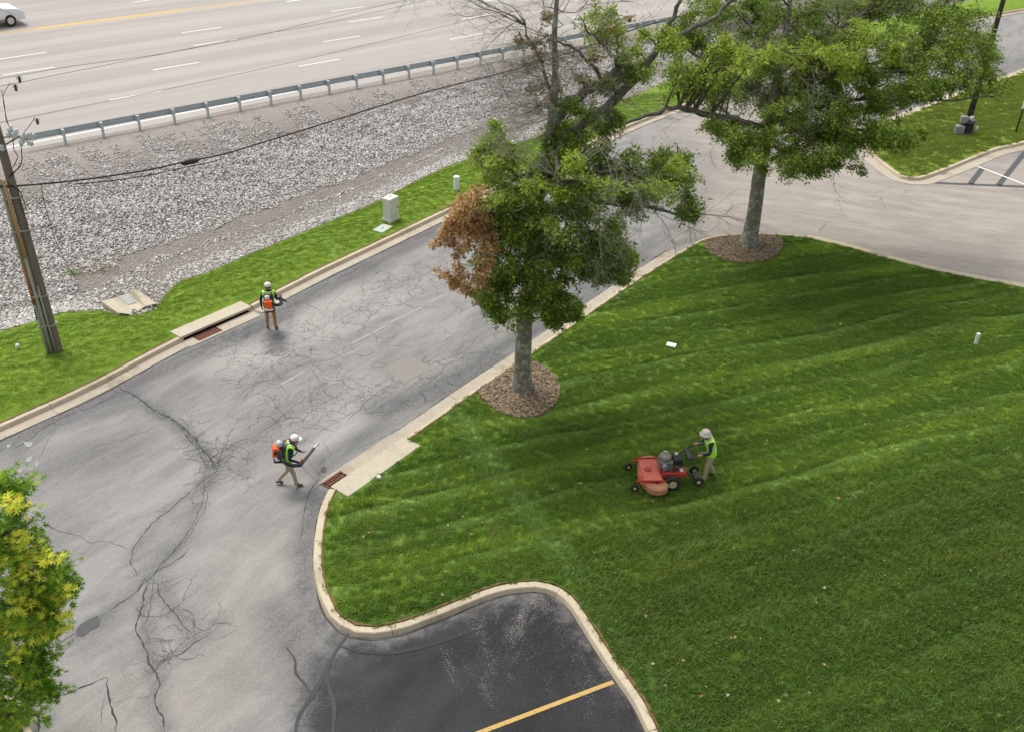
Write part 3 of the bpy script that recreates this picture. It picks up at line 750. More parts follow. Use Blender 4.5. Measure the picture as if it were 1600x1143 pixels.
# ------------------------------------------------------------------ cracks, patches, painted lines on the access road
crk_polys = [
 ([(182,602),(215,622),(240,640),(262,652),(285,668),(300,680),(315,700),(328,715),(335,735)], .055), ([(200,610),(232,633),(250,652),(275,662),(300,692),(320,712)], .03),
 ([(250,640),(272,655),(292,672),(310,695),(335,712),(345,725)], .03), ([(252,660),(230,672),(205,680),(185,690),(160,695),(140,702)], .018),
 ([(400,680),(372,690),(345,710),(338,735),(318,750),(290,775),(265,795),(240,815),(222,838),(208,860),(205,880),(215,900)], .03),
 ([(318,745),(318,770),(312,795),(300,820),(285,845),(262,870),(248,885),(232,905)], .025), ([(325,760),(322,790),(305,820),(282,852),(262,872)], .018),
 ([(345,728),(375,735),(400,725)], .02), ([(350,708),(380,715),(400,720)], .02), ([(318,752),(350,752),(380,738),(400,730)], .02), ([(345,710),(338,690),(342,680)], .02),
 ([(310,700),(318,722),(330,735)], .03),
 ([(36,797),(60,810),(80,822),(100,830),(125,838),(138,847),(165,845),(200,858)], .022),
 ([(295,855),(275,875),(250,890),(232,905),(205,930),(180,947),(157,965)], .035), ([(155,968),(118,990),(95,1005),(72,1018),(40,1025)], .03), ([(260,875),(245,888),(225,905),(202,938)], .02),
 ([(232,905),(226,925),(220,950),(214,975),(220,1000),(230,1015),(235,1035),(245,1050),(248,1070),(242,1085),(245,1100),(252,1115),(258,1143)], .045),
 ([(240,903),(235,930),(233,955),(222,980),(218,985)], .022), ([(228,985),(232,1000),(235,1003)], .02),
 ([(247,905),(250,930),(262,945),(275,957),(285,975),(300,990),(307,1000)], .028), ([(275,950),(295,955),(305,978),(320,985),(335,975),(350,972),(370,979)], .028), ([(280,960),(298,965),(304,985),(310,998)], .02),
 ([(335,975),(340,962)], .02), ([(330,987),(310,1000),(290,1015),(265,1028),(250,1035),(245,1045)], .035), ([(308,1000),(285,1008)], .02),
 ([(240,1082),(225,1090),(208,1091)], .02), ([(212,1084),(195,1092),(175,1098)], .02), ([(166,1057),(135,1070),(95,1086)], .05), ([(166,1057),(168,1080),(173,1100),(178,1120),(181,1143)], .05), ([(165,1088),(160,1110),(163,1135)], .018),
 ([(260,875),(245,860),(255,840)], .0), ([(64,1110),(60,1143)], .11),
 ([(475,715),(485,725),(500,742),(510,745)], .02), ([(470,720),(480,738),(495,750),(505,748)], .02), ([(500,745),(485,765),(477,790),(473,815),(468,845)], .03), ([(502,742),(488,756),(460,762)], .015),
 ([(455,690),(480,688),(500,695)], .018), ([(485,572),(500,592),(515,600)], .02), ([(400,680),(430,660),(450,640),(480,620)], .025),
 ([(1055,388),(1035,395),(1010,412),(985,433),(950,455),(920,473)], .06), ([(920,473),(880,500),(835,529)], .035), ([(1045,378),(1070,362),(1090,352)], .02), ([(1075,355),(1078,358),(1098,362),(1105,366)], .03), ([(1075,354),(1100,335),(1140,305),(1160,293)], .02),
 ([(1085,306),(1130,309)], .015), ([(1367,308),(1370,300),(1376,303),(1380,318),(1384,328)], .02), ([(1280,366),(1283,358),(1289,350)], .03), ([(1298,340),(1300,348)], .02), ([(1250,364),(1262,366)], .03),
 ([(0,712),(40,690),(75,665),(110,648),(150,632),(185,612)], .03), ([(20,715),(60,690),(85,670),(70,700),(58,722)], .015), ([(400,510),(440,485),(470,470),(520,440),(600,402)], .025), ([(285,555),(340,530),(400,505)], .03),
 ([(595,420),(620,435),(635,455),(660,470)], .015), ([(720,560),(755,520),(800,500)], .015), ([(560,700),(620,672),(680,632),(767,573)], .02), ([(300,555),(360,528),(410,500)], .02), ([(430,590),(470,570),(520,560),(560,540)], .018),
 ([(727,625),(755,640),(735,612),(700,598)], .015), ([(620,600),(590,612),(560,640),(540,660)], .018), ([(370,620),(400,600),(440,590)], .018)]
rs = random.Random(3); CR = MB(); spawn = []
def crackline(ci, W, w_, sub=False):
    n = len(W); z = .0022 + .000006*ci
    if n < 3: return
    if w_ >= .02 and not sub: spawn.append((W, w_))
    amp = .028; L_ = []; R_ = []
    jx = 0
    for i, p in enumerate(W):
        t = (W[min(i+1, n-1)]-W[max(i-1, 0)]); t.z = 0; t = t.normalized() if t.length else Vector((1,0,0)); q = Vector((-t.y, t.x, 0))
        jx = jx*.6 + rs.uniform(-amp, amp); e = min(1, .25+min(i, n-1-i)/5)
        ww = w_*e*rs.uniform(.3, 1.3)*.46
        L_.append(p+q*(jx+ww)+Vector((0,0,z))); R_.append(p+q*(jx-ww)+Vector((0,0,z)))
    CR.add([tuple(v) for v in L_]+[tuple(v) for v in R_], [(n+i, n+i+1, i+1, i) for i in range(n-1)])
ci = 0
for P, w_ in crk_polys:
    if w_ > 0: ci += 1; crackline(ci, spl([G(*q) for q in P], .10), w_)
for W, w_ in list(spawn):
    L = sum((b-a).length for a, b in zip(W[:-1], W[1:]))
    for _ in range(int(L*(.35 if w_ > .026 else .2))):
        i = rs.randrange(len(W)-1); t = (W[i+1]-W[i]).normalized(); sgn = rs.choice((-1, 1)); a = rs.uniform(.35, 1.3)*sgn
        d = Vector((t.x*cos(a)-t.y*sin(a), t.x*sin(a)+t.y*cos(a), 0)); q = W[i].copy(); Q = [q.copy()]
        for k in range(rs.randint(3, 10)):
            aa = rs.gauss(0, .33) - sgn*.05; d = Vector((d.x*cos(aa)-d.y*sin(aa), d.x*sin(aa)+d.y*cos(aa), 0)); q = q + d*.10; Q.append(q.copy())
        ci += 1; crackline(ci, Q, rs.uniform(.012, .022), True)
# small wandering hairline cracks of the broken lanes
for cx_, cy_, nn, sp in ((480,520,34,2.0),(600,470,34,2.2),(700,430,26,2.0),(540,620,26,1.8),(650,600,22,1.6),(400,570,22,1.6),(330,715,16,.8),(310,700,10,.8),(290,980,9,.7),(240,960,5,.5),(380,725,10,.9),(450,650,12,1.2),(1040,330,12,2),(1370,320,8,1.4),(560,560,18,1.6),(760,520,14,1.4)):
    c0 = G(cx_, cy_)
    for _ in range(nn):
        q = c0 + Vector((rs.gauss(0, sp*.6), rs.gauss(0, sp*.6), 0)); a = rs.uniform(0, 6.28); d = Vector((cos(a), sin(a), 0)); Q = [q.copy()]
        for k in range(rs.randint(5, 18)):
            aa = rs.gauss(0, .55); d = Vector((d.x*cos(aa)-d.y*sin(aa), d.x*sin(aa)+d.y*cos(aa), 0)); q = q + d*.085; Q.append(q.copy())
        ci += 1; crackline(ci, Q, rs.uniform(.010, .018), True)
for ln_, d__, w_ in ((fine_k[:a_i], -.63, .035), (fine_k[b_i:], -.63, .035), (nl[i0:i1+1], .668, .045), (wl, .236, .04), (nl[i1:i2+1], .20, .03), (nl[i2:], .46, .03)):
    ci += 1; crackline(ci, [Vector((q.x, q.y, 0)) for q in offs(spl(ln_, .2), d__)], w_, True)
o = CR.build('crack', M['crackfill'], road); tag(o, kind='stuff')
def decal(name, P, mat, z, jit=0.0, label=None):
    W = [G(x, y) for x, y in P]
    if jit: W = [p + Vector((rs.uniform(-jit, jit), rs.uniform(-jit, jit), 0)) for p in spl(W, .12, closed=True)]
    vs = [(p.x, p.y, z) for p in W]
    ar = sum(vs[i][0]*vs[(i+1) % len(vs)][1]-vs[(i+1) % len(vs)][0]*vs[i][1] for i in range(len(vs)))
    if ar < 0: vs = vs[::-1]
    return npmesh(name, vs, [tuple(range(len(vs)))], mat, road)
decal('asphalt_patch', [(602,574),(640,555),(676,576),(630,599)], M['patch'], .006)
decal('tar_patch', [(118,985),(125,975),(140,967),(152,961),(157,968),(154,978),(140,985),(130,994),(120,993)], M['tar'], .0075, .01)
decal('tar_patch', [(501,733),(505,728),(511,731),(509,738),(502,738)], M['tar'], .0075, .01)
for P in ([(37,690),(50,690),(48,698),(40,697)], [(42,716),(50,712),(48,720),(40,722)], [(56,722),(61,720),(60,728),(56,728)], [(26,735),(35,730),(33,737)], [(42,734),(52,729),(50,733)], [(46,746),(58,740),(56,744)], [(10,695),(17,692),(16,698),(11,699)]):
    decal('pale_stain', P, M['line_old'], .0065, .02)
def strip(name, a, b, w_, mat, z=.005, brk=0):
    A, B = G(*a), G(*b); t = (B-A).normalized(); q = Vector((-t.y, t.x, 0))*w_/2
    return npmesh(name, [tuple(v) for v in (A-q+Vector((0,0,z)), B-q+Vector((0,0,z)), B+q+Vector((0,0,z)), A+q+Vector((0,0,z)))], [(0,1,2,3)], mat, road)
for a, b in (((548,537),(580,521)), ((583,520),(600,510)), ((610,504),(660,480)), ((672,472),(700,457)), ((702,456),(745,427)), ((440,600),(475,580))): strip('centre_line', a, b, .09, M['line_old'])
strip('parking_line', (958, 1065), (752, 1143), .11, M['line_yellow_worn'], .012); strip('parking_line', (752, 1143), (560, 1216), .11, M['line_yellow_worn'], .012)
def band(P, w0, mat, z):
    W = spl([G(x, y) for x, y in P], .12); n_ = len(W); A1 = []; A2 = []
    for i, (p, q) in enumerate(zip(W, offs(W, 1))):
        d_ = q-p; e = min(1, .3+min(i, n_-1-i)/12); A1.append(p+d_*w0*e*rs.uniform(.85, 1.1)); A2.append(p-d_*w0*e*rs.uniform(.85, 1.1))
    npmesh('seal_band', [(a.x, a.y, z) for a in A1]+[(a.x, a.y, z) for a in A2], [(n_+i, n_+i+1, i+1, i) for i in range(n_-1)], mat, road)
M['sealband'] = simple('fresh_seal_band', (.020, .020, .022), .6, var=.35, scale=5)
M['sealgrey'] = simple('faded_seal_band', (.055, .055, .057), .8, var=.3, scale=5)
band([(534,1010),(560,1018),(600,1020),(640,1015),(700,998),(760,980)], .055, M['sealband'], .0095)
band([(545,988),(520,1025),(500,1065),(485,1090),(466,1120),(461,1150)], .06, M['sealgrey'], .0102)
band([(512,1050),(514,1075),(522,1100),(520,1150)], .07, M['sealgrey'], .0108)
band([(448,1012),(461,1030),(462,1050),(478,1070),(487,1085)], .045, M['sealgrey'], .0114)
band([(232,1035),(245,1052)], .05, M['sealgrey'], .0116)
strip('parking_line', (1524, 259), (1620, 296), .13, M['line_white'], .012)
for a, b in (((1460,286),(1640,294)), ((1516,288),(1536,262)), ((1560,290),(1602,238)), ((1475,275),(1480,270))): strip('seal_strip', a, b, .28, M['tar'], .008)

for ln_, rt, d__ in ((wl, kc, -.035), (nl[i2:], rr, -.035), (nl[i0:i2], rr, -.03), (fine_k[b_i:], kr, .03), (fine_k[:a_i], kr, .03)):
    W = offs(ln_, d__); n_ = len(W); A1 = [p + (q-p)*random.uniform(.2, 1.3) for p, q in zip(W, offs(W, .03))]; A2 = [p + (q-p)*random.uniform(.1, 1.6) for p, q in zip(W, offs(W, -.03))]
    vs = [(a.x, a.y, .178) for a in A1] + [(a.x, a.y, .178) for a in A2]
    if rt is kr: vs = [(x, y, .166) for x, y, z in vs]
    npmesh('soil_edge', vs, [(n_+i, n_+i+1, i+1, i) for i in range(n_-1)], M['soil'], rt)
# ------------------------------------------------------------------ mulch rings
def mulch(outline, label):
    P = spl([G(x, y, .15) for x, y in outline], .25, closed=True)
    o = sheet('mulch_ring', P, .20, M['mulch'], .2, hf=lambda a: .03*fr(a, 4, 1) + .02*fr(a, 11, 2)); tag(o, label, 'mulch bed')
    c = sum(P, Vector())/len(P)
    V = []; F = []
    A = np.array([[p.x, p.y] for p in P]); k = 0
    while k < 5200:
        x, y = rng.uniform(A.min(0), A.max(0)); 
        if not inpoly(A, np.array([[x, y]]))[0]: k += 1; continue
        a = rng.uniform(0, pi); l, w_ = rng.uniform(.02, .06), rng.uniform(.008, .018); t = rng.uniform(-.02, .02, 4); z = .235+rng.uniform(0, .02)+.03*fr((x, y), 4, 1)
        u = np.array([cos(a), sin(a)])*l; v = np.array([-sin(a), cos(a)])*w_
        b = len(V)
        for (s_, r_), tz in zip(((-1,-1),(1,-1),(1,1),(-1,1)), t): V.append((x+s_*u[0]+r_*v[0], y+s_*u[1]+r_*v[1], z+tz))
        F.append((b, b+1, b+2, b+3)); k += 1
    ch = npmesh('mulch_chips', V, F, M['chip'], o); tag(ch, kind='stuff')
    return P
n = NT('wood_chip'); M['chip'] = n.fin(n.mix(n.vor(19, None, 'F1', 'Color'), (.13, .09, .055), (.44, .345, .23)), .9)
ring1 = mulch([(745,612),(757,604),(801,573),(825,566),(850,574),(868,590),(875,610),(868,632),(850,648),(822,655),(790,650),(765,636)], 'oval brown mulch bed round the nearer trunk beside the road kerb')
ring2 = mulch([(1102,378),(1127,372),(1160,369),(1205,369),(1222,378),(1218,396),(1200,407),(1165,413),(1130,408),(1106,395)], 'oval brown mulch bed round the farther trunk where the kerb bends')

# ------------------------------------------------------------------ rocks
phi = (1+5**.5)/2
ico = np.array([(-1,phi,0),(1,phi,0),(-1,-phi,0),(1,-phi,0),(0,-1,phi),(0,1,phi),(0,-1,-phi),(0,1,-phi),(phi,0,-1),(phi,0,1),(-phi,0,-1),(-phi,0,1)])/math.hypot(1, phi)
icf = np.array([(0,11,5),(0,5,1),(0,1,7),(0,7,10),(0,10,11),(1,5,9),(5,11,4),(11,10,2),(10,7,6),(7,1,8),(3,9,4),(3,4,2),(3,2,6),(3,6,8),(3,8,9),(4,9,5),(2,4,11),(6,2,10),(8,6,7),(9,8,1)])
def rotmats(n):
    q = rng.normal(size=(n, 4)); q /= np.linalg.norm(q, axis=1)[:, None]; a, b, c, d = q.T
    return np.array([[1-2*(c*c+d*d), 2*(b*c-a*d), 2*(b*d+a*c)], [2*(b*c+a*d), 1-2*(b*b+d*d), 2*(c*d-a*b)], [2*(b*d-a*c), 2*(c*d+a*b), 1-2*(b*b+c*c)]]).transpose(2, 0, 1)
def rocks(pts, sizes):
    n = len(pts); B = ico[None]*rng.uniform(.72, 1.15, (n, 12, 1)); B = B*rng.uniform([.8, .6, .5], [1.25, 1.0, .8], (n, 3))[:, None]
    B = np.einsum('nij,nkj->nki', rotmats(n), B)*sizes[:, None, None]
    B[:, :, 2] *= .8
    V = (B + pts[:, None]).reshape(-1, 3); F = (icf[None] + (np.arange(n)*12)[:, None, None]).reshape(-1, 3)
    return V, F
def bankpos(x, t):
    i = min(max((x - XS[0])/10, 0), len(XS)-1.001); j = int(i); f = i-j
    return bank_pt(j, t).lerp(bank_pt(j+1, t), f)
pts = []; siz = []; tries = 0
while tries < 175000:
    tries += 1
    px = rng.uniform(-80, 1120); t = rng.uniform(0, 1)**.9
    # accept by true area density
    p = bankpos(px, t); dist2 = p.y*p.y+p.x*p.x
    if rng.uniform() > min(1, dist2/2600): continue
    u = (t-.2)/.8
    nz = fr(p, .7, 4); al = (p-ho).dot(hd); rill = fr((al*1.3, p.z*.6), 1.0, 9)*.7 + fr((al*2.7, p.z), 1, 3)*.4
    if u > .93: continue
    if u > .55:
        if u > .86 and rng.uniform() < .82: continue
        bare = .12 + (u-.48)*2.0*(1.0 if px > 380 else .6) + rill*1.0 - .22
        if rng.uniform() < bare*1.35: continue
    s = rng.uniform(.030, .074)*(1.0 if rng.uniform() < .95 else 1.6)
    uu = u + .03*fr(p, 1.3, 8)
    if .02 < uu < .10 and px > 120:
        s *= .5
        if rng.uniform() < .45: continue
    if -.10 < u <= 0 and px > 240: s *= .6
    if u > .6: s *= .85
    pts.append((p.x, p.y, p.z+s*.28)); siz.append(s)
# pile around the flume
for _ in range(260):
    q = G(rng.uniform(205, 275), rng.uniform(484, 496), -.3); pts.append((q.x, q.y, -.30+rng.uniform(-.03, .05))); siz.append(rng.uniform(.03, .07))
pts = np.array(pts); siz = np.array(siz)
ordr = np.argsort(-siz*1e0/np.hypot(pts[:, 0], pts[:, 1])); big = ordr[:280]; rest = ordr[280:]
print('rocks', len(rest))
_f = siz[rest]/np.hypot(pts[rest, 0], pts[rest, 1]) < .00125
V1, F1 = rocks(pts[rest[~_f]], siz[rest[~_f]]); nf = int(_f.sum()); pf = pts[rest[_f]]; sf = siz[rest[_f]]*1.05
octv = np.array([(1,0,0),(-1,0,0),(0,1,0),(0,-1,0),(0,0,1),(0,0,-1)]); octf = np.array([(0,2,4),(2,1,4),(1,3,4),(3,0,4),(2,0,5),(1,2,5),(3,1,5),(0,3,5)])
B = octv[None]*rng.uniform(.7, 1.15, (nf, 6, 1)); B = np.einsum('nij,nkj->nki', rotmats(nf), B)*sf[:, None, None]; B[:, :, 2] *= .75
V2 = (B+pf[:, None]).reshape(-1, 3); F2 = (octf[None]+(np.arange(nf)*6)[:, None, None]).reshape(-1, 3)+len(V1)
rr_ = np.concatenate([np.repeat(rng.uniform(0, 1, len(V1)//12), 20), np.repeat(rng.uniform(0, 1, nf), 8)])
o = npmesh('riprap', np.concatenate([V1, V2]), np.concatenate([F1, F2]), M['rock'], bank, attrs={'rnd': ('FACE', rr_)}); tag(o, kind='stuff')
protos = []
for k in range(10):
    V, F = rocks(np.zeros((1, 3)), np.array([1.0])); me_o = npmesh('stone', V, F, M['rock'], bank, attrs={'rnd': ('FACE', np.full(20, rng.uniform(.2, 1)))}); protos.append(me_o)
for k, i in enumerate(big):
    if k < 10: o = protos[k]
    else: o = protos[k % 10].copy(); COL.objects.link(o); o.parent = bank
    o.location = pts[i]; o.scale = (siz[i],)*3; o.rotation_euler = (0, 0, rng.uniform(0, 6))
# darken the silt under dense rock
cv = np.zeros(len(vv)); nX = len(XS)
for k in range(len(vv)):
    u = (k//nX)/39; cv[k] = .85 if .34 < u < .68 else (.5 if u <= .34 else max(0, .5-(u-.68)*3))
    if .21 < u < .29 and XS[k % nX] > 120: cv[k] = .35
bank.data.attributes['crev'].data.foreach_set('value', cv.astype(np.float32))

# concrete flume
def flume():
    t = (G(205, 457, -.75)-G(235, 488, -.4)); fl = empty('concrete_flume', G(200, 476, -.6), 0, 'short weathered concrete chute opening from the grass into the rocky ditch', 'drain chute')
    P = lambda x, y, z: G(x, y, z) - fl.location
    cols = [[P(158, 470, -.55), P(176, 466, -.62), P(185, 463, -.95), P(200, 458, -.95), P(207, 452, -.62), P(215, 452, -.45)],
            [P(172, 480, -.45), P(190, 480, -.55), P(198, 476, -.82), P(214, 472, -.80), P(218, 466, -.55), P(232, 464, -.40)],
            [P(186, 489, -.30), P(203, 491, -.42), P(210, 487, -.62), P(222, 482, -.60), P(228, 478, -.45), P(246, 474, -.28)]]
    V = [tuple(v) for r in cols for v in r]; V += [(x, y, z-.3) for x, y, z in V]
    F = [(r*6+c, r*6+c+1, (r+1)*6+c+1, (r+1)*6+c) for r in range(2) for c in range(5)]
    F += [(0, 6, 24, 18), (6, 12, 30, 24), (5, 23, 29, 11), (11, 29, 35, 17)] + [(c+1, c, 18+c, 19+c) for c in range(5)]
    o = npmesh('channel', V, F, M['slab'], fl); m = o.modifiers.new('b', 'BEVEL'); m.width = .03
    w_ = [P(186, 464, -.93), P(201, 459, -.93), P(213, 473, -.78), P(200, 477, -.80)]
    npmesh('silt_bed', [tuple(v+Vector((0, 0, .02))) for v in w_], [(0, 1, 2, 3)], M['puddle'], fl)
n = NT('wet_silt'); M['puddle'] = n.fin(n.mix(n.noise(3), (.27, .265, .26), (.38, .37, .36)), .5)
flume()

# ------------------------------------------------------------------ grass
def blade_patch(size, n, h, lean, wd):
    V = []; F = []; tip = []; rn = []
    for _ in range(n):
        x, y = rng.uniform(-size/2, size/2, 2); a = rng.uniform(0, 2*pi); hh = h*rng.uniform(.55, 1.25); l = lean*rng.uniform(.3, 1.3)*hh; w_ = wd*rng.uniform(.7, 1.3)
        d = np.array([cos(a), sin(a)]); q = np.array([-sin(a), cos(a)])*w_/2
        b = len(V)
        V += [(x-q[0], y-q[1], -.01), (x+q[0], y+q[1], -.01), (x+d[0]*l*.4+q[0]*.8, y+d[1]*l*.4+q[1]*.8, hh*.6), (x+d[0]*l*.4-q[0]*.8, y+d[1]*l*.4-q[1]*.8, hh*.6), (x+d[0]*l, y+d[1]*l, hh)]
        F += [(b, b+1, b+2, b+3), (b+3, b+2, b+4)]; tip += [0, 0, .6, .6, 1]; r = rng.uniform(); rn += [r]*5
    return V, F, tip, rn
def inset(o, polys, holes=()):
    n = len(o.data.vertices); A = np.empty(n*3, np.float32); o.data.vertices.foreach_get('co', A); A = A.reshape(-1, 3)[:, :2].astype(float)
    d = segdist(A, list(polys) + [polys[0]])
    for h in holes:
        q = segdist(A, list(h) + [h[0]]); d = np.minimum(d, np.where(inpoly([(p[0], p[1]) for p in h], A), -q, q))
    a = o.data.attributes.new('inset', 'FLOAT', 'POINT'); a.data.foreach_set('value', d.astype(np.float32))
def grass_gn(name, surf, mat, density, size, n, h, lean, wd, seed, dens_fade=None, parent=None, attr='inset'):
    V, F, tip, rn = blade_patch(size, n, h, lean, wd)
    o = npmesh(name, V, F, mat, parent, attrs={'tip': ('POINT', tip), 'rnd': ('POINT', rn)})
    ng = bpy.data.node_groups.new(name, 'GeometryNodeTree')
    ng.interface.new_socket('Geometry', in_out='INPUT', socket_type='NodeSocketGeometry'); ng.interface.new_socket('Geometry', in_out='OUTPUT', socket_type='NodeSocketGeometry')
    N = ng.nodes.new; L = ng.links.new
    gi, go, oi = N('NodeGroupInput'), N('NodeGroupOutput'), N('GeometryNodeObjectInfo'); oi.transform_space = 'RELATIVE'; oi.inputs[0].default_value = surf
    ds = N('GeometryNodeDistributePointsOnFaces'); ds.inputs['Seed'].default_value = seed
    ps = N('GeometryNodeInputPosition'); sx = N('ShaderNodeSeparateXYZ'); L(ps.outputs[0], sx.inputs[0])
    def cmp(sock, lo, hi):
        a = N('FunctionNodeCompare'); a.data_type = 'FLOAT'; a.operation = 'GREATER_THAN'; L(sock, a.inputs[0]); a.inputs[1].default_value = lo
        b = N('FunctionNodeCompare'); b.data_type = 'FLOAT'; b.operation = 'LESS_THAN'; L(sock, b.inputs[0]); b.inputs[1].default_value = hi
        m = N('FunctionNodeBooleanMath'); m.operation = 'AND'; L(a.outputs[0], m.inputs[0]); L(b.outputs[0], m.inputs[1]); return m.outputs[0]
    x0, x1, y0, y1 = dens_fade
    m = N('FunctionNodeBooleanMath'); m.operation = 'AND'; L(cmp(sx.outputs[0], x0, x1), m.inputs[0]); L(cmp(sx.outputs[1], y0, y1), m.inputs[1])
    L(oi.outputs['Geometry'], ds.inputs['Mesh']); na = N('GeometryNodeInputNamedAttribute'); na.data_type = 'FLOAT'; na.inputs[0].default_value = attr; ms = N('FunctionNodeBooleanMath'); ms.operation = 'AND'; L(m.outputs[0], ms.inputs[0]); L(cmp(na.outputs[0], size*.26, 1e6), ms.inputs[1]); L(ms.outputs[0], ds.inputs['Selection']); ds.inputs['Density'].default_value = density
    ip = N('GeometryNodeInstanceOnPoints'); L(ds.outputs['Points'], ip.inputs['Points']); L(gi.outputs[0], ip.inputs['Instance'])
    rv = N('FunctionNodeRandomValue'); rv.data_type = 'FLOAT'; rv.inputs[2].default_value = 0; rv.inputs[3].default_value = 6.28; L(ds.outputs['Rotation'], ip.inputs['Rotation'])
    ri = N('GeometryNodeRotateInstances'); cx_ = N('ShaderNodeCombineXYZ'); L(rv.outputs[1], cx_.inputs[2]); L(ip.outputs[0], ri.inputs[0]); L(cx_.outputs[0], ri.inputs['Rotation'])
    rs_ = N('FunctionNodeRandomValue'); rs_.data_type = 'FLOAT'; rs_.inputs[2].default_value = .75; rs_.inputs[3].default_value = 1.25; L(rs_.outputs[1], ip.inputs['Scale'])
    L(ri.outputs[0], go.inputs[0])
    md = o.modifiers.new('scatter', 'NODES'); md.node_group = ng; tag(o, kind='stuff'); return o
inset(lawn, lawn_out, (ring1, ring2))
verge_edge = kerbL + list(reversed([Vector((p.x, p.y, 0)) for p in grassL]))
sn_ = nl_n(iA, iB).normalized()
inset(verge, verge_edge, ([iA, iB, iB + sn_*.42, iA + sn_*.42],))
inset(island, island_line)
grass_gn('lawn_grass', lawn, M['blade'], 58, .20, 62, .055, .9, .011, 1, (-8, 24, 12.5, 42))
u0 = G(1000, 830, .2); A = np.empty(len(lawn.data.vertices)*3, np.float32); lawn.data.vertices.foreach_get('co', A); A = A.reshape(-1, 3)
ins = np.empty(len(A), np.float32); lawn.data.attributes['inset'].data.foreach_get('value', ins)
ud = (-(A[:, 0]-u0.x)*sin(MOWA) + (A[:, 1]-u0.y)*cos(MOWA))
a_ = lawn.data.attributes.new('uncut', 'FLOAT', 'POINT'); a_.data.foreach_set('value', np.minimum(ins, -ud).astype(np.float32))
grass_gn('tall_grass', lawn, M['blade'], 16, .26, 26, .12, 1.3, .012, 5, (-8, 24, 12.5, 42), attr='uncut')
grass_gn('verge_grass', verge, M['blade_v'], 44, .24, 55, .055, .8, .016, 2, (-30, 12, 20, 62))
grass_gn('island_grass', island, M['blade_i'], 22, .4, 90, .05, .7, .024, 3, (15, 50, 44, 90))

# ------------------------------------------------------------------ trees
def leafshape(kind):
    if kind == 'star':      # lobed oak leaf, 5 quads
        Q = [[(0,0),(.12,.45),(0,1.0),(-.12,.45)], [(0,.15),(.22,.30),(.52,.42),(.18,.42)], [(0,.15),(-.18,.42),(-.52,.42),(-.22,.30)], [(0,.45),(.18,.58),(.42,.80),(.12,.68)], [(0,.45),(-.12,.68),(-.42,.80),(-.18,.58)]]
    else:
        Q = [[(0,0),(.15,.50),(0,1.0),(-.15,.50)], [(0,.22),(.44,.62),(0,.50),(-.44,.62)]]
    V = np.array([[(x, y, abs(x)*.25) for x, y in q] for q in Q]).reshape(-1, 3); F = np.arange(len(V)).reshape(-1, 4)
    return V, F
class Leaves:
    def __init__(s): s.p = []; s.d = []; s.s = []
    def add(s, p, d, size): s.p.append(tuple(p)); s.d.append(tuple(d)); s.s.append(size)
    def build(s, name, mat, parent, kind='tri', droop=.2):
        if not s.p: return None
        P = np.array(s.p); D = np.array(s.d); S = np.array(s.s); n = len(P)
        D = D + rng.normal(0, .35, D.shape); D[:, 2] -= droop; D /= np.linalg.norm(D, axis=1)[:, None]
        Nn = rng.normal(0, .55, D.shape); Nn[:, 2] += 1; X = np.cross(D, Nn); X /= np.linalg.norm(X, axis=1)[:, None]; Nn = np.cross(X, D)
        V0, F0 = leafshape(kind)
        V = P[:, None] + (V0[None, :, 0:1]*X[:, None] + V0[None, :, 1:2]*D[:, None] + V0[None, :, 2:3]*Nn[:, None])*S[:, None, None]
        F = (F0[None] + (np.arange(n)*len(V0))[:, None, None]).reshape(-1, 4)
        o = npmesh(name, V.reshape(-1, 3), F, mat, parent, attrs={'rnd': ('FACE', np.repeat(rng.uniform(0, 1, n), len(F0)))})
        tag(o, kind='stuff'); return o
def wig(a, b, n, amp, sag=0):
    a, b = Vector(a), Vector(b); L = (b-a).length; out = []; o = Vector()
    for i in range(n+1):
        t = i/n
        if 0 < i < n: o = o*.6 + Vector((random.gauss(0, 1), random.gauss(0, 1), random.gauss(0, 1)))*amp*L
        out.append(a.lerp(b, t) + o*math.sin(t*pi) + Vector((0, 0, sag*L*math.sin(t*pi))))
    return out
def bare(mb, p, d, L, r, depth, spread=.6, droop=0.0):
    n = 4; P = [p]; q = p.copy(); dd = d.normalized()
    for i in range(n):
        dd = (dd + Vector((random.gauss(0, .24), random.gauss(0, .24), random.gauss(0, .2)-droop))).normalized(); q = q + dd*L/n; P.append(q.copy())
    mb.tube(P, [r*(1-.7*i/n) for i in range(n+1)], 4 if r < .02 else 5, cap=False)
    if depth:
        for i in range(1, n+1):
            for _ in range(random.choice((1, 1, 2))):
                e = (P[i]-P[i-1]).normalized() + Vector((random.gauss(0, spread), random.gauss(0, spread), random.gauss(0, spread*.8)))
                bare(mb, P[i], e, L*random.uniform(.4, .68), r*.5, depth-1, spread, droop)

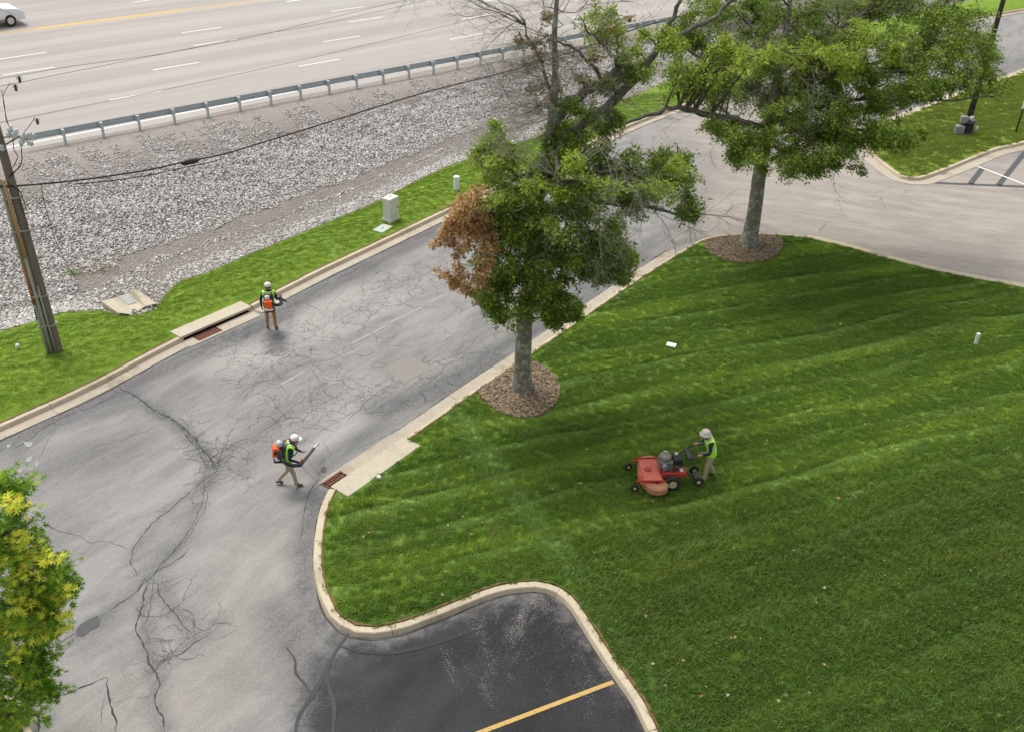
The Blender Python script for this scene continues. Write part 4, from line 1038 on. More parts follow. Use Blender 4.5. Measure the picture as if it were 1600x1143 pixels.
def tree(name, label, base, Y, trunk, limbs, clumps, deads, leafsize, kind='tri', twigs=(), barkm=None, npb=(11, 15), lpb=(26, 40), thick=1.0, cat='tree', droopy=.15, mult=1, mdep=.8):
    """trunk / limbs: lists of (px,py,dY,r); clumps: (px,py,rpx,dY,type); deads: bare sprays (px,py,dirpx,dirpy,dirY,L,depth,mat)"""
    root = empty(name, base, 0, label, cat)
    W = lambda px, py, dY: U(px, py, Y+dY) - Vector(base)
    skel = []
    T = [W(*q[:3]) for q in trunk]; T[0] = Vector((0, 0, -.1))
    def smoothed(P, r, k=4):
        out = []; rr2 = []
        S_ = spl(P, 100)  # fallback
        n = len(P)
        for i in range(n-1):
            p0, p1, p2, p3 = (P[i-1] if i else P[0]*2-P[1], P[i], P[i+1], P[i+2] if i+2 < n else P[i+1]*2-P[i])
            for j in range(k):
                t = j/k; out.append(.5*((2*p1)+(p2-p0)*t+(2*p0-5*p1+4*p2-p3)*t*t+(3*p1-p0-3*p2+p3)*t**3)); rr2.append(r[i]*(1-t)+r[i+1]*t)
        out.append(P[-1]); rr2.append(r[-1]); return out, rr2
    mb = MB(); P, rr2 = smoothed(T, [q[3] for q in trunk])
    # root flare
    P = [Vector((0,0,-.12)), Vector((0,0,.04)), Vector((0,0,.22))+ (P[1]-P[0])*0] + [p for p in P if p.z > .5]
    rr2 = [rr2[0]*1.55, rr2[0]*1.35, rr2[0]*1.08] + rr2[-(len(P)-3):]
    mb.tube(P, rr2, 14); tr = mb.build('trunk', barkm or M['bark'], root, smooth=True)
    for v in tr.data.vertices:
        c = Vector((v.co.x, v.co.y, 0)); 
        if v.co.z < .3: v.co.x *= 1+.12*sin(5*math.atan2(v.co.y, v.co.x)); v.co.y *= 1+.12*sin(5*math.atan2(v.co.y, v.co.x))
    skel += [(p, r) for p, r in zip(P[3:], rr2[3:])]
    for li in limbs:
        mb = MB(); Q = [W(*q[:3]) for q in li]; q0 = min(skel, key=lambda s: (s[0]-Q[0]).length)[0]
        if (q0-Q[0]).length < 2.5: Q[0] = q0
        P, rr2 = smoothed(Q, [q[3] for q in li]); P = [P[0]] + [p + Vector((random.gauss(0, .03), random.gauss(0, .03), random.gauss(0, .03))) for p in P[1:]]
        mb.tube(P, rr2, 8); mb.build('limb', M['bark_b'], root, smooth=True); skel += [(p, r) for p, r in zip(P[1:], rr2[1:])]
    LV = {}; tw = MB()
    zmax = max(s[0].z for s in skel)
    if mult > 1:
        clumps = clumps + [(px+random.uniform(-.7, .7)*r, py+random.uniform(-.6, .6)*r, r*random.uniform(.75, 1), dY+random.uniform(-1, 1)*mdep, ty) for px, py, r, dY, ty in clumps for _ in range(mult-1) if ty in 'gln' and r > 11 and not (py < 60 and 900 < px < 1060)]
    for (px, py, rp, dY, ty) in clumps:
        c = W(px, py, dY); rad = rp*mpp(Y+dY, c.z)
        cand = [s for s in skel if s[0].z < c.z+.8] or skel
        s_ = min(cand, key=lambda s: (s[0]-c).length + .35*abs(s[0].z-(c.z-.8)))
        r0 = min(s_[1]*.6, .022+.012*(s_[0]-c).length); pth = wig(s_[0], c, 7, .035, .04)
        tw.tube(pth, [r0*(1-.75*i/7) for i in range(8)], 5, cap=False)
        out0 = Vector((c.x-T[-1].x*.5, c.y, 0)); out0 = out0.normalized() if out0.length > .3 else Vector((0, 0, 1))
        L = LV.setdefault(ty, Leaves())
        nb = random.randint(*npb) if ty not in 'yo' else (4 if ty == 'y' else 6)
        for _ in range(nb):
            st = pth[random.choice((3, 4, 5, 6, 6, 7, 7))]
            d = Vector((random.gauss(0, 1), random.gauss(0, 1), random.gauss(0, .55))).normalized()*1.0 + out0*.45
            d.normalize(); bl = rad*random.choice((random.uniform(.4, 1.1), random.uniform(.7, 1.55)))
            e = st + d*bl - Vector((0, 0, droopy*bl)); bp = wig(st, e, 5, .05, .05)
            tw.tube(bp, [.011, .009, .008, .006, .005, .003], 3, cap=False)
            nl_ = int(random.randint(*lpb)*min(1.6, max(.5, bl/.7)))
            for k in range(nl_):
                t = 1-random.random()**1.6; i = min(int(t*5), 4); p = bp[i].lerp(bp[i+1], t*5-i)
                dv = (bp[i+1]-bp[i]).normalized(); rd = Vector((random.gauss(0, 1), random.gauss(0, 1), random.gauss(0, .7))).normalized()
                p = p + rd*random.uniform(.02, .13)*thick
                L.add(p, dv*.7+rd*.9, leafsize*random.uniform(.7, 1.25))
    tw.build('branches', M['twigd'], root)['kind'] = 'stuff'
    mm = {'g': 'leaf', 'l': 'leaf_l', 'o': 'leaf_o', 'b': 'leaf_b', 'y': 'leaf_y', 'n': 'leaf_g'}
    nm = {'g': 'crown', 'l': 'light_foliage', 'o': 'olive_foliage', 'b': 'dead_foliage', 'y': 'yellow_foliage', 'n': 'crown'}
    for ty, L in LV.items(): L.build(nm[ty], M[mm[ty]], root, kind)
    if deads:
        groups = {}
        for (px, py, dY, dx, dy, dz, Ln, dep, mt) in deads:
            b = groups.setdefault(mt, MB()); p = W(px, py, dY)
            s_ = min(skel, key=lambda s: (s[0]-p).length); 
            if (s_[0]-p).length < 3.5: b.tube(wig(s_[0], p, 4, .04), [.016, .014, .013, .011, .010], 5, cap=False)
            bare(b, p, Vector((dx, dy, dz)), Ln, .010, dep)
        for mt, b in groups.items():
            o = b.build('bare_twigs', M[mt], root); o['kind'] = 'stuff'
    return root

b1 = G(815, 607, .17)
cl1 = []
def C(L, dY, ty, jit=1.2, rs_=1.0):
    return [(x, y, r*rs_, dY + random.uniform(-jit, jit), ty) for x, y, r in L]
cl1 += C([(770,225,22),(748,238,18),(785,205,14),(790,250,28),(812,235,24),(775,262,26),(777,190,8)], -.5, 'l', .8)
cl1 += C([(790,290,32),(830,270,30),(860,285,34),(900,290,34),(940,262,32),(820,310,32),(862,240,28),(900,235,32)], .3, 'g', 1.8)
cl1 += C([(980,270,36),(1020,255,32),(1060,248,26),(1077,275,20),(1075,308,18),(1040,290,34),(1002,305,34),(962,300,34),(1045,232,14),(985,235,24),(1082,325,8),(1062,330,12),(940,225,28)], .6, 'g', 1.6)
cl1 += C([(922,330,32),(880,330,34),(840,332,34),(800,335,32),(772,345,22),(960,340,22),(985,318,20)], -.5, 'g', 1.6)
cl1 += C([(880,190,28),(895,165,22),(925,175,24),(905,205,28),(940,205,24),(870,215,24),(955,185,18)], .2, 'g', 1.2)
cl1 += C([(942,28,26),(915,40,18),(955,12,22),(1000,48,16),(965,45,16),(930,15,16)], 1.6, 'l', .8)
cl1 += C([(978,100,16),(1000,95,20),(985,78,12),(1035,45,22),(1050,70,18)], 1.4, 'l', .8) + C([(1000,108,16),(950,130,12),(975,120,12)], 1.0, 'g', .6)
cl1 += C([(762,380,24),(792,378,32),(830,372,34),(870,376,30),(908,372,28),(938,368,24),(968,380,20),(952,395,14)], -1.2, 'g', 1.2)
cl1 += C([(782,412,28),(822,410,34),(862,412,28),(900,418,18),(928,430,14),(960,425,14),(978,430,11),(985,404,14),(972,440,6),(945,438,8),(758,455,12)], -1.6, 'g', 1.0)
cl1 += C([(772,440,22),(802,442,28),(842,450,34),(870,462,26),(893,480,12),(845,485,26),(880,492,16),(795,485,16),(775,478,15),(762,470,9),(822,470,28),(900,495,6),(880,430,22),(785,500,9),(858,500,14)], -1.8, 'g', .9)
cl1 += C([(1040,300,20),(800,380,16),(900,250,18),(850,410,14),(870,350,16),(1060,260,14),(880,300,14),(960,290,14),(820,290,16),(780,300,14)], -2.2, 'l', .6, .8)
cl1 += C([(742,300,28),(722,318,24),(706,348,22),(692,370,13),(740,342,26),(716,396,11),(700,425,9),(715,412,11),(735,382,15),(755,328,20),(680,378,7),(705,378,12),(731,325,18),(715,335,16),(748,355,14),(694,360,10),(760,400,11),(775,392,10),(757,425,9),(748,435,6),(745,290,16),(685,425,5),(728,360,16),(712,440,5),(745,410,8)], -2.6, 'b', .9, .8)
cl1 += C([(855,55,12),(845,80,12),(840,160,14),(860,140,12),(825,100,8),(870,120,9),(835,62,9),(875,150,12),(930,85,8),(905,115,8),(980,25,8),(828,140,7),(812,62,7),(850,25,10)], .2, 'o', .6)
cl1 += C([(835,360,26),(855,395,24),(812,350,24),(850,320,26),(880,300,26),(905,325,24),(930,300,24),(890,360,24),(925,350,22),(850,430,24),(815,400,24),(830,300,24),(800,310,24),(960,345,18),(935,400,18),(900,395,22)], -2.2, 'g', .7)
fine = []
for x, y, d in [(740,5,(-1,0,.3)),(790,20,(-1,0,.2)),(800,10,(-1,.3,.2)),(820,30,(-1,0,-.1)),(850,10,(.2,0,1)),(870,20,(.6,0,.6)),(865,60,(-1,-.3,.2)),(868,90,(1,0,.4)),(850,95,(-1,0,-.2)),(855,120,(-1,0,-.3)),(870,140,(-1,0,0)),(840,150,(-1,0,-.4)),(850,165,(-1,.3,-.3)),(870,160,(.6,0,.5)),(900,20,(.5,0,.7)),(895,90,(1,0,.2)),(880,110,(.8,0,-.2))]:
    fine.append((x, y, random.uniform(-.4, .4), *d, random.uniform(1.2, 1.9), 3, 'twigd'))
for x, y, d in [(860,75,(-.8,0,-.2)),(880,85,(-1,0,-.1)),(900,100,(-1,-.3,-.2)),(925,120,(-.9,0,-.3)),(870,100,(.7,0,-.3)),(890,130,(-.6,0,-.6)),(865,180,(-1,-.2,-.5)),(880,60,(.8,0,.3))]:
    fine.append((x, y, -.3, *d, random.uniform(1.1, 1.6), 3, 'twig'))
for x, y, d in [(850,110,(-1,0,-.2)),(858,90,(-1,-.2,.1)),(875,120,(-.6,-.3,-.7)),(905,90,(-.8,-.2,.1)),(890,150,(-.8,-.3,-.3)),(845,190,(-.9,-.2,-.2)),(855,210,(-.7,-.3,-.6)),(915,150,(-.2,-.3,-.9)),(870,170,(-1,-.2,.3)),(890,105,(.3,0,-.9)),(840,130,(-.8,0,-.5)),(925,70,(-.6,0,.5)),(960,100,(-.2,-.2,-1)),(850,60,(-.8,0,-.5)),(880,40,(-.6,0,.3))]:
    fine.append((x, y, random.uniform(-.8, .2), *d, random.uniform(1.0, 1.6), 3, 'twig'))
for x, y, d, L in [(868,285,(0,-.4,-1),1.8),(872,290,(-.7,-.4,-.6),1.7),(875,290,(.8,-.4,-.4),1.9),(870,280,(-.9,-.3,.2),1.5),(945,215,(.2,-.4,-1),2.2),(940,230,(.7,-.4,-.7),2.0),(880,310,(.4,-.4,-1),2.0),(870,300,(-.3,-.4,-1),1.8),(930,330,(.2,-.4,-1),1.7),(965,320,(.6,-.3,-.8),1.4),(850,245,(-1,-.4,.1),1.5),(800,240,(-.8,-.3,.2),1.2)]:
    fine.append((x, y, -2.6, *d, L, 3, 'twig'))
for x, y, d, L in [(985,325,(1,0,-.2),1.7),(1020,330,(.9,0,-.7),1.6),(1050,325,(1,.2,-.5),1.6),(1075,325,(1,0,-.6),1.4),(1000,328,(.3,0,-1),1.2),(1095,335,(1,0,.0),1.2)]:
    fine.append((x, y, .2, *d, L, 3, 'twigd'))
tree('oak_tree', 'nearer oak with lichened trunk, a brown dead spray on its left and bare top twigs', b1, b1.y,
     [(815,607,0,.31),(817,560,0,.27),(820,500,0,.25),(827,430,0,.22),(835,350,0,.19),(848,270,0,.17),(858,215,0,.15),(863,180,0,.12),(868,120,0,.095),(866,60,0,.08),(870,0,.2,.06),(872,-70,.3,.03)],
     [[(860,205,0,.14),(880,170,.2,.14),(915,145,.5,.135),(945,125,.7,.13),(968,108,.9,.11)], [(968,108,.9,.06),(955,85,.8,.05),(930,60,.6,.035),(905,30,.4,.015)], [(940,128,.7,.06),(920,95,.5,.05),(890,72,.3,.04),(865,60,0,.02)],
      [(852,240,0,.15),(900,200,.5,.15),(950,165,.9,.14),(992,125,1.3,.13),(1015,92,1.5,.11),(1040,50,1.8,.09),(1062,0,2.0,.06),(1070,-40,2,.03)], [(1018,88,1.5,.09),(1060,55,1.9,.08),(1100,38,2.3,.07),(1140,8,2.7,.055),(1180,-30,3,.03)],
      [(845,300,0,.09),(800,270,-.4,.06),(765,235,-.8,.03)], [(838,345,0,.09),(790,340,-1.2,.06),(730,330,-2.5,.03)], [(842,320,0,.11),(900,315,0,.08),(970,320,.3,.07),(1030,328,.5,.05),(1080,345,.6,.02)],
      [(832,400,0,.07),(880,395,-.8,.05),(960,425,-1.6,.02)], [(828,430,0,.06),(790,450,-1.2,.04),(765,480,-1.8,.015)], [(826,440,0,.06),(860,460,-1.4,.04),(890,488,-1.8,.015)], [(848,270,0,.1),(920,270,.2,.07),(1000,265,.5,.05),(1065,260,.7,.02)],
      [(855,225,0,.08),(868,250,-1.5,.06),(870,285,-2.6,.04)], [(862,150,0,.05),(845,100,-.1,.04),(820,40,-.2,.02)]],
     cl1, fine + [(a+random.uniform(-14, 14), b+random.uniform(-12, 12), c_+random.uniform(-.5, .5), d1+random.uniform(-.4, .4), d2, d3+random.uniform(-.4, .4), l_*random.uniform(.7, 1.1), dp, mt) for a, b, c_, d1, d2, d3, l_, dp, mt in fine if b < 260], .114, npb=(13, 16), lpb=(40, 54), mult=2, mdep=1.1, droopy=.36)

b2 = G(1170, 382, .17); cl2 = []
cl2 += C([(1090,20,26),(1130,25,30),(1175,12,30),(1222,15,30),(1270,10,30),(1320,14,32),(1370,12,32),(1420,15,32),(1468,18,30),(1510,15,26),(1200,-25,32),(1300,-30,36),(1400,-30,36),(1100,-20,28),(1480,-20,30)], 2.5, 'g', 2.2)
cl2 += C([(1068,50,22),(1100,65,28),(1145,70,32),(1190,65,32),(1235,58,32),(1280,55,32),(1325,58,32),(1365,55,30),(1410,58,32),(1455,58,30),(1500,50,28),(1540,60,20)], 1.5, 'g', 2.4)
cl2 += C([(1060,100,22),(1095,108,28),(1135,108,32),(1180,100,30),(1225,100,32),(1270,102,32),(1312,100,32),(1350,92,30),(1390,98,30),(1430,98,28),(1470,90,26),(1515,100,22),(1550,115,18),(1575,128,10),(1545,90,18)], 0, 'g', 2.4)
cl2 += C([(1100,145,22),(1140,145,28),(1180,140,30),(1220,148,30),(1265,145,30),(1310,140,28),(1352,138,26),(1395,135,26),(1435,132,20),(1470,130,16),(1500,120,16),(1380,155,16),(1410,155,12)], -.5, 'g', 2.2)
cl2 += C([(1215,180,26),(1250,180,30),(1290,178,30),(1328,172,26),(1360,168,20),(1240,165,26),(1300,160,26)], -1.5, 'g', 1.6)
cl2 += C([(1120,200,14),(1148,215,20),(1175,222,24),(1210,218,28),(1248,222,28),(1288,215,28),(1322,208,26),(1358,202,24),(1390,198,20),(1420,212,14),(1405,225,10),(1445,215,5),(1370,220,14),(1100,198,8),(1140,195,14)], -3, 'g', 1.4)
cl2 += C([(1155,250,13),(1185,245,18),(1220,250,24),(1258,250,22),(1295,240,20),(1325,235,14),(1338,258,8),(1278,272,9),(1228,272,8),(1195,262,10),(1335,225,14),(1305,258,8),(1345,268,5),(1150,262,6)], -3.8, 'g', 1.0)
cl2 += C([(1190,85,24),(1160,75,20),(1215,80,20),(1300,75,20),(1330,95,18),(1260,70,18),(1140,60,16),(1320,120,14),(1075,130,12),(1230,160,12),(1350,40,16),(1400,70,16)], -3.0, 'l', 1.2, .7)
f2 = []
for x, y, d, L in [(1080,178,(-1,0,.3),1.6),(1100,180,(-.6,-.3,.7),1.6),(1120,185,(.3,-.4,.9),1.6),(1140,188,(.6,-.4,.6),1.6),(1160,190,(.2,-.4,.9),1.5),(1060,170,(-1,0,.4),1.6),(1050,170,(-.7,0,.9),1.5),(1090,175,(-.8,0,-.6),1.4),(1130,190,(.2,0,-1),1.2),(1020,180,(-1,0,.5),1.4),(1180,195,(-.8,-.4,.6),1.6)]:
    f2.append((x, y, -2.8, *d, L, 3, 'twig'))
for x, y, d, L in [(1215,5,(.2,-.3,-1),2.2),(1240,30,(-.3,-.3,-1),2.0),(1255,20,(.8,-.2,.3),2.2),(1280,15,(.8,0,-.1),2.2),(1300,10,(-.8,0,.2),2.0),(1240,100,(.3,-.5,-.8),1.8),(1270,110,(.5,-.5,-.6),1.5),(1200,120,(-.6,-.5,-.5),1.6)]:
    f2.append((x, y, -3.6, *d, L, 3, 'twig'))
for x, y, d, L in [(1300,262,(.1,0,-1),1.2),(1165,170,(-1,0,-.4),1.2),(1400,165,(1,0,-.3),1.8),(1440,160,(1,0,-.2),1.8),(1420,205,(1,0,-.3),1.6)]:
    f2.append((x, y, -2, *d, L, 2, 'twigd'))
tree('oak_tree', 'farther broad oak with dense dark green crown where the road forks', b2, b2.y,
     [(1170,382,0,.36),(1179,330,0,.30),(1187,270,0,.28),(1196,225,0,.27),(1203,190,0,.26),(1212,140,0,.22),(1222,90,0,.17),(1230,40,.2,.12),(1236,-20,.3,.06)],
     [[(1203,200,0,.16),(1160,192,-1.5,.14),(1110,180,-2.4,.12),(1060,168,-2.8,.10),(1020,178,-3,.08),(975,192,-3,.05)], [(1208,170,0,.14),(1260,140,.5,.11),(1340,105,1,.09),(1430,90,1.5,.05),(1520,95,1.8,.02)], [(1208,165,0,.13),(1150,120,.8,.10),(1090,90,1.4,.06),(1060,60,1.8,.02)],
      [(1200,205,0,.12),(1260,205,-1.6,.09),(1340,200,-2.8,.06),(1420,212,-3.2,.02)], [(1204,190,0,.12),(1290,165,-.6,.09),(1380,155,-.8,.06),(1470,158,-.8,.04),(1560,150,-.6,.02)], [(1195,225,0,.1),(1220,235,-2,.06),(1270,262,-3.6,.02)], [(1215,120,0,.12),(1270,70,1,.09),(1350,20,2,.05)], [(1218,100,0,.1),(1180,50,1.4,.07),(1140,5,2.4,.03)],
      [(1198,210,0,.09),(1170,222,-1.8,.05),(1145,215,-3,.02)], [(1212,140,0,.1),(1300,120,-2,.07),(1420,110,-2.2,.04)]],
     cl2, f2, .122, npb=(11, 15), lpb=(38, 50), thick=1.2, mult=4, mdep=2.1, droopy=.25)

b3 = Vector((-11.9, 12.3, .17)); cl3 = []
cl3 += C([(5,760,34),(25,775,20),(-30,800,60),(10,830,45),(-40,900,80),(20,880,40),(50,900,34),(85,895,22),(30,930,45),(75,930,30),(105,918,18),(10,975,45),(50,985,40),(85,975,16),(-40,1010,80),(20,1020,45),(55,1030,28),(-10,1060,60),(50,1065,34),(75,1080,20),(20,1100,45),(50,1110,20),(-20,1140,60),(10,1130,30),(-90,950,90),(-80,830,70),(-110,1060,90)], 0, 'n', .5, .9)
cl3 += C([(30,795,14),(38,780,8),(12,865,22),(48,870,16),(80,875,14),(88,866,8),(25,900,20),(10,925,18),(60,912,18),(112,915,11),(100,925,10),(20,945,18),(45,935,16),(70,955,12),(95,955,12),(105,985,8),(15,990,18),(65,985,15),(60,1000,12),(10,1010,12),(30,838,14),(25,1018,10),(40,1070,7),(30,1125,7)], -.55, 'y', .3, .42)
tree('young_oak_tree', 'yellow-tipped bright green tree at the left edge of the lower road', b3, 12.9,
     [(0,0,0,.16)] + [(-250+i*3, 880-i*45, 0, .15-.016*i) for i in range(0, 8)],
     [[(-245,790,0,.07),(-120,830,0,.05),(20,850,0,.015)], [(-247,850,0,.07),(-120,920,0,.05),(40,940,0,.015)], [(-248,900,0,.07),(-120,1000,0,.05),(20,1030,0,.015)], [(-240,740,0,.06),(-120,760,0,.04),(0,770,0,.01)]],
     cl3, [], .15, 'star', barkm=M['bark'], npb=(12, 16), lpb=(15, 22), thick=.8, mult=2, mdep=.35)

# suckers of fresh leaves at the foot of the near trunk are part of the scene's small life
# ------------------------------------------------------------------ guard rail
posts = [(104,222),(162,212),(220,205),(275,194),(325.5,184),(376,174),(424,166),(470,156),(514,150),(557,138),(599,130),(638,122),(677,115),(715,107),(751,103),(785,93)]
PL = [((G(x, y, ZH)-ho).dot(hd), (G(x, y, ZH)-ho).dot(hn)) for x, y in posts]
A = np.polyfit(range(16), [p[0] for p in PL], 1); off = np.polyfit([p[0] for p in PL], [p[1] for p in PL], 1)
gr = empty('guardrail', ho, HROT, 'galvanised steel guardrail on posts along the highway shoulder', 'guardrail')
mb = MB(); mb.box((0, 0, .36), (.10, .15, .82)); post = mb.build('post', M['steel'], gr, bevel=.01)
mb = MB(); mb.box((0, .14, .58), (.14, .14, .32)); blk = mb.build('block', M['steel'], post, bevel=.01)
prof = [(0, -.155), (.05, -.12), (.05, -.06), (0, -.02), (0, .02), (.05, .06), (.05, .12), (0, .155)]
mb = MB(); mb.add([(x, .22+y*1.1, .60+z) for x in (0, 3.81) for y, z in prof] + [(x, .222+y*1.1+.006, .60+z) for x in (0, 3.81) for y, z in prof],
    [(i, i+1, 9+i, 8+i) for i in range(7)] + [(16+i, 24+i, 25+i, 17+i) for i in range(7)]); rail = mb.build('rail_panel', M['steel'], gr)
first = True
for j in range(-1, 42):
    x = A[1]+A[0]*j; y = off[1]+off[0]*x
    if j > -1:
        if first: o = post; first = False
        else:
            o = post.copy(); COL.objects.link(o); o.parent = gr; b_ = blk.copy(); COL.objects.link(b_); b_.parent = o
        o.location = (x, y, 0); o.rotation_euler = (0, 0, math.atan(off[0]))
for j in range(-1, 41, 2):
    x = A[1]+A[0]*j; y = off[1]+off[0]*x
    if j == -1: o = rail
    else: o = rail.copy(); COL.objects.link(o); o.parent = gr
    o.location = (x, y, .003 if j % 4 == 1 else 0); o.rotation_euler = (0, 0, math.atan(off[0]))

# ------------------------------------------------------------------ utility pole and wires
pb = G(91, 550, .1)
up = empty('utility_pole', pb, 0, 'weathered wooden utility pole with conduits standing on the left verge', 'utility pole')
mb = MB(); mb.lathe([(.17, -.2), (.165, 0), (.152, 2), (.138, 5), (.12, 9), (.115, 11.2)], 16); mb.build('pole', M['polewood'], up, smooth=True).rotation_euler = (0, -.035, 0)
d_ = Vector((cos(2.9), -.35, 0)).normalized()
def conduit(x, y, z0, z1, r, m, name='conduit'):
    b = MB(); b.tube([(x-.035*z0, y, z0), (x-.035*(z0+z1)/2, y, (z0+z1)/2), (x-.035*z1, y, z1)], r, 10); return b.build(name, M[m], up, smooth=True)
conduit(-.25, -.17, -.1, 1.9, .065, 'conduit'); conduit(-.25, -.17, 1.9, 3.3, .064, 'conduit_rust', 'conduit_sleeve'); conduit(-.25, -.17, 3.3, 6.2, .062, 'conduit')
conduit(-.10, -.22, -.1, 3.6, .05, 'conduit'); conduit(-.10, -.22, 3.6, 6.2, .052, 'conduit_tan', 'conduit_sleeve'); conduit(.03, -.20, -.1, 2.6, .03, 'conduit')
for z in (1.1, 2.2, 4.5, 5.6):
    b = MB(); b.lathe([(.21, -.02), (.215, 0), (.21, .02)], 16, c=(-.035*z, 0, z)); b.box((-.17-.035*z, -.14, z), (.28, .26, .03)); b.build('strap', M['conduit'], up)
b = MB(); b.box((-.33, -.2, 1.55), (.05, .08, .42)); b.build('meter_box', M['black'], up, bevel=.01)
# bracket with cut-outs and arresters, seen at the top left
def on(px, py, dy=0): return U(px, py, pb.y+dy) - pb
b = MB(); b.tube([on(2, 230), on(28, 215), on(55, 218)], .03, 6); b.tube([on(4, 215), on(40, 212)], .025, 6); b.build('bracket_arm', M['grey'], up)
for (x, y, x2, y2) in ((17, 197, 13, 215), (37, 207, 33, 228), (26, 202, 22, 217), (44, 208, 54, 214), (42, 222, 52, 226), (1, 226, 5, 236)):
    a, c = on(x, y, -.1), on(x2, y2, -.1); P = [a.lerp(c, t) for t in (0, .2, .25, .4, .45, .6, .65, .8, .85, 1)]
    b = MB(); b.tube(P, [.05, .05, .085, .085, .05, .05, .085, .085, .05, .05], 10); b.build('insulator', M['porcelain'], up, smooth=True)
for P in ([(20, 215), (22, 235), (28, 245), (20, 262)], [(33, 228), (34, 250), (30, 262), (20, 270), (14, 277)], [(34, 255), (24, 268), (17, 276)], [(55, 184), (45, 198), (33, 212)], [(2, 140), (7, 165), (10, 190), (18, 200)], [(16, 130), (5, 150), (9, 180), (14, 198)]):
    b = MB(); b.tube(spl([on(*q, -.12) for q in P], .1), .014 if P[0][1] > 190 else .009, 5); b.build('jumper_wire', M['wire'], up)
b = MB(); b.tube(spl([on(42, 330, -.1), on(34, 306, -.1), on(28, 296, -.1), on(17, 290, -.1)], .1), .018, 6); b.tube(spl([on(28, 296, -.1), on(32, 320, -.1), on(42, 345, -.1), on(46, 370, 0)], .1), .012, 6); b.build('drop_cable', M['wire'], up)

def wire(name, P, r, mat, label, cat='cable', group=None, jit=0):
    W = spl([U(x, y, Y) for x, y, Y in P], .4); b = MB(); b.tube(W, r, 6); return tag(b.build(name, mat), label, cat, group)
Yp = pb.y-.2
def yat(x): return Yp + max(0, (x-15))*.032
def wp(L): return [(x, y, yat(x)) for x, y in L]
tc = wire('telephone_cable', wp([(-60,292),(15,291),(60,288),(120,282),(180,274),(240,264),(290,253),(345,242),(400,226),(520,189),(660,146),(800,110),(900,79),(1005,42),(1150,2)]), .03, M['wire'], 'thick black telephone cable sagging across the rock bank')
b = MB(); P = spl([U(x, y, yat(x)) - Vector((0, 0, .09)) for x, y in [(120,284),(180,278),(240,269),(270,262),(320,252),(345,246)]], .3); b.tube(P, .02, 5); b.build('lashed_cable', M['wire'], tc)
cs = [U(x, y, yat(x)) for x, y in ((284, 256), (288, 255), (306, 251), (312, 249))]; b = MB(); b.tube(cs, [.04, .11, .11, .04], 10); b.build('splice_case', M['black'], tc, smooth=True)
b = MB(); P = [U(450+cos(a)*15-2, 213+sin(a)*5+(0), yat(450)) for a in np.linspace(0, 2*pi, 18)]; b.tube(P, .012, 5); b.build('cable_loop', M['wire'], tc)
b = MB(); P = [U(365+cos(a)*10, 241+sin(a)*5, yat(365)) for a in np.linspace(.2, pi, 12)]; b.tube(P, .012, 5); b.build('cable_loop', M['wire'], tc)
wire('power_line', wp([(-40,126),(0,123),(118,103),(250,85),(330,69),(400,55),(480,42),(575,22),(700,-8),(900,-60)]), .007, M['wireg'], 'thin power line, the upper of two that cross near the lane dashes', 'power line', 'power lines over the highway edge')
wire('power_line', wp([(-40,141),(0,135),(120,111),(250,85.5),(400,57),(480,37),(600,8),(680,-12),(900,-75)]), .007, M['wireg'], 'thin power line, the lower of two that cross near the lane dashes', 'power line', 'power lines over the highway edge')
wire('power_line', wp([(-40,200),(0,192),(100,172),(245,143),(400,110),(600,64),(760,25),(900,-12)]), .007, M['wireg'], 'thin power line nearest the guardrail, running above the near lane', 'power line', 'power lines over the highway edge')
for (x, y, t_) in ((29, 118, 'the upper power line'), (23, 131, 'the middle power line'), (57, 184, 'the power line nearest the guardrail')):
    Yw = yat(x)+.0; p = U(x, y, Yw); o = empty('line_clamp', p, 0, 'small dark hanging clamp on ' + t_, 'wire clamp', 'clamps on the power lines')
    b = MB(); b.lathe([(.02, -.22), (.05, -.18), (.03, -.12), (.05, -.08), (.02, -.02)], 8); b.build('body', M['dgrey'], o)
    b = MB(); b.tube([(-.08, 0, 0), (-.08, 0, -.12), (.08, 0, -.12), (.08, 0, 0)], .008, 5); b.build('bail', M['wireg'], o)
gp = [U(64, 288, yat(64)), U(70, 320, 30.2), U(85, 370, 31.0), U(98, 400, 32), U(112, 425, 33), G(118, 437, -.8), G(113, 452, -.75), G(100, 463, -.6), G(84, 474, -.5)]
b = MB(); b.tube(spl(gp, .3), .013, 5); tag(b.build('loose_cable', M['wireg']), 'loose thin cable hanging down onto the rocks beside the pole', 'cable')

# ------------------------------------------------------------------ utility box, pads, markers
c = G(611, 346, .12); rzb = math.atan2((G(622,335)-G(606,343)).y, (G(622,335)-G(606,343)).x)
bx = empty('utility_cabinet', c, rzb, 'pale green telecom cabinet standing on the left verge', 'utility box')
b = MB(); b.box((0, 0, .10), (.66, .48, .24)); b.build('base', M['boxgreen'], bx, bevel=.02)
b = MB(); b.box((0, 0, .64), (.60, .42, .86)); b.build('body', M['boxgreen'], bx, bevel=.02)
b = MB(); b.box((0, 0, 1.11), (.65, .47, .09), taper=.94); b.build('lid', M['boxgreen'], bx, bevel=.02)
b = MB()
for x in (-.16, .08): b.box((x, -.214, .62), (.02, .012, .78))
for z in (.45, .72): b.box((0, -.213, z), (.58, .01, .02))
for y in (-.08, .1): b.box((-.304, y, .62), (.012, .02, .78))
b.build('rib', M['boxgreen'], bx)
b = MB(); b.box((.2, -.222, .92), (.07, .006, .11)); b.build('sticker', M['sticker'], bx)
b = MB(); b.box((.2, -.222, .68), (.10, .006, .07)); b.build('warning_sticker', M['sticker_red'], bx)
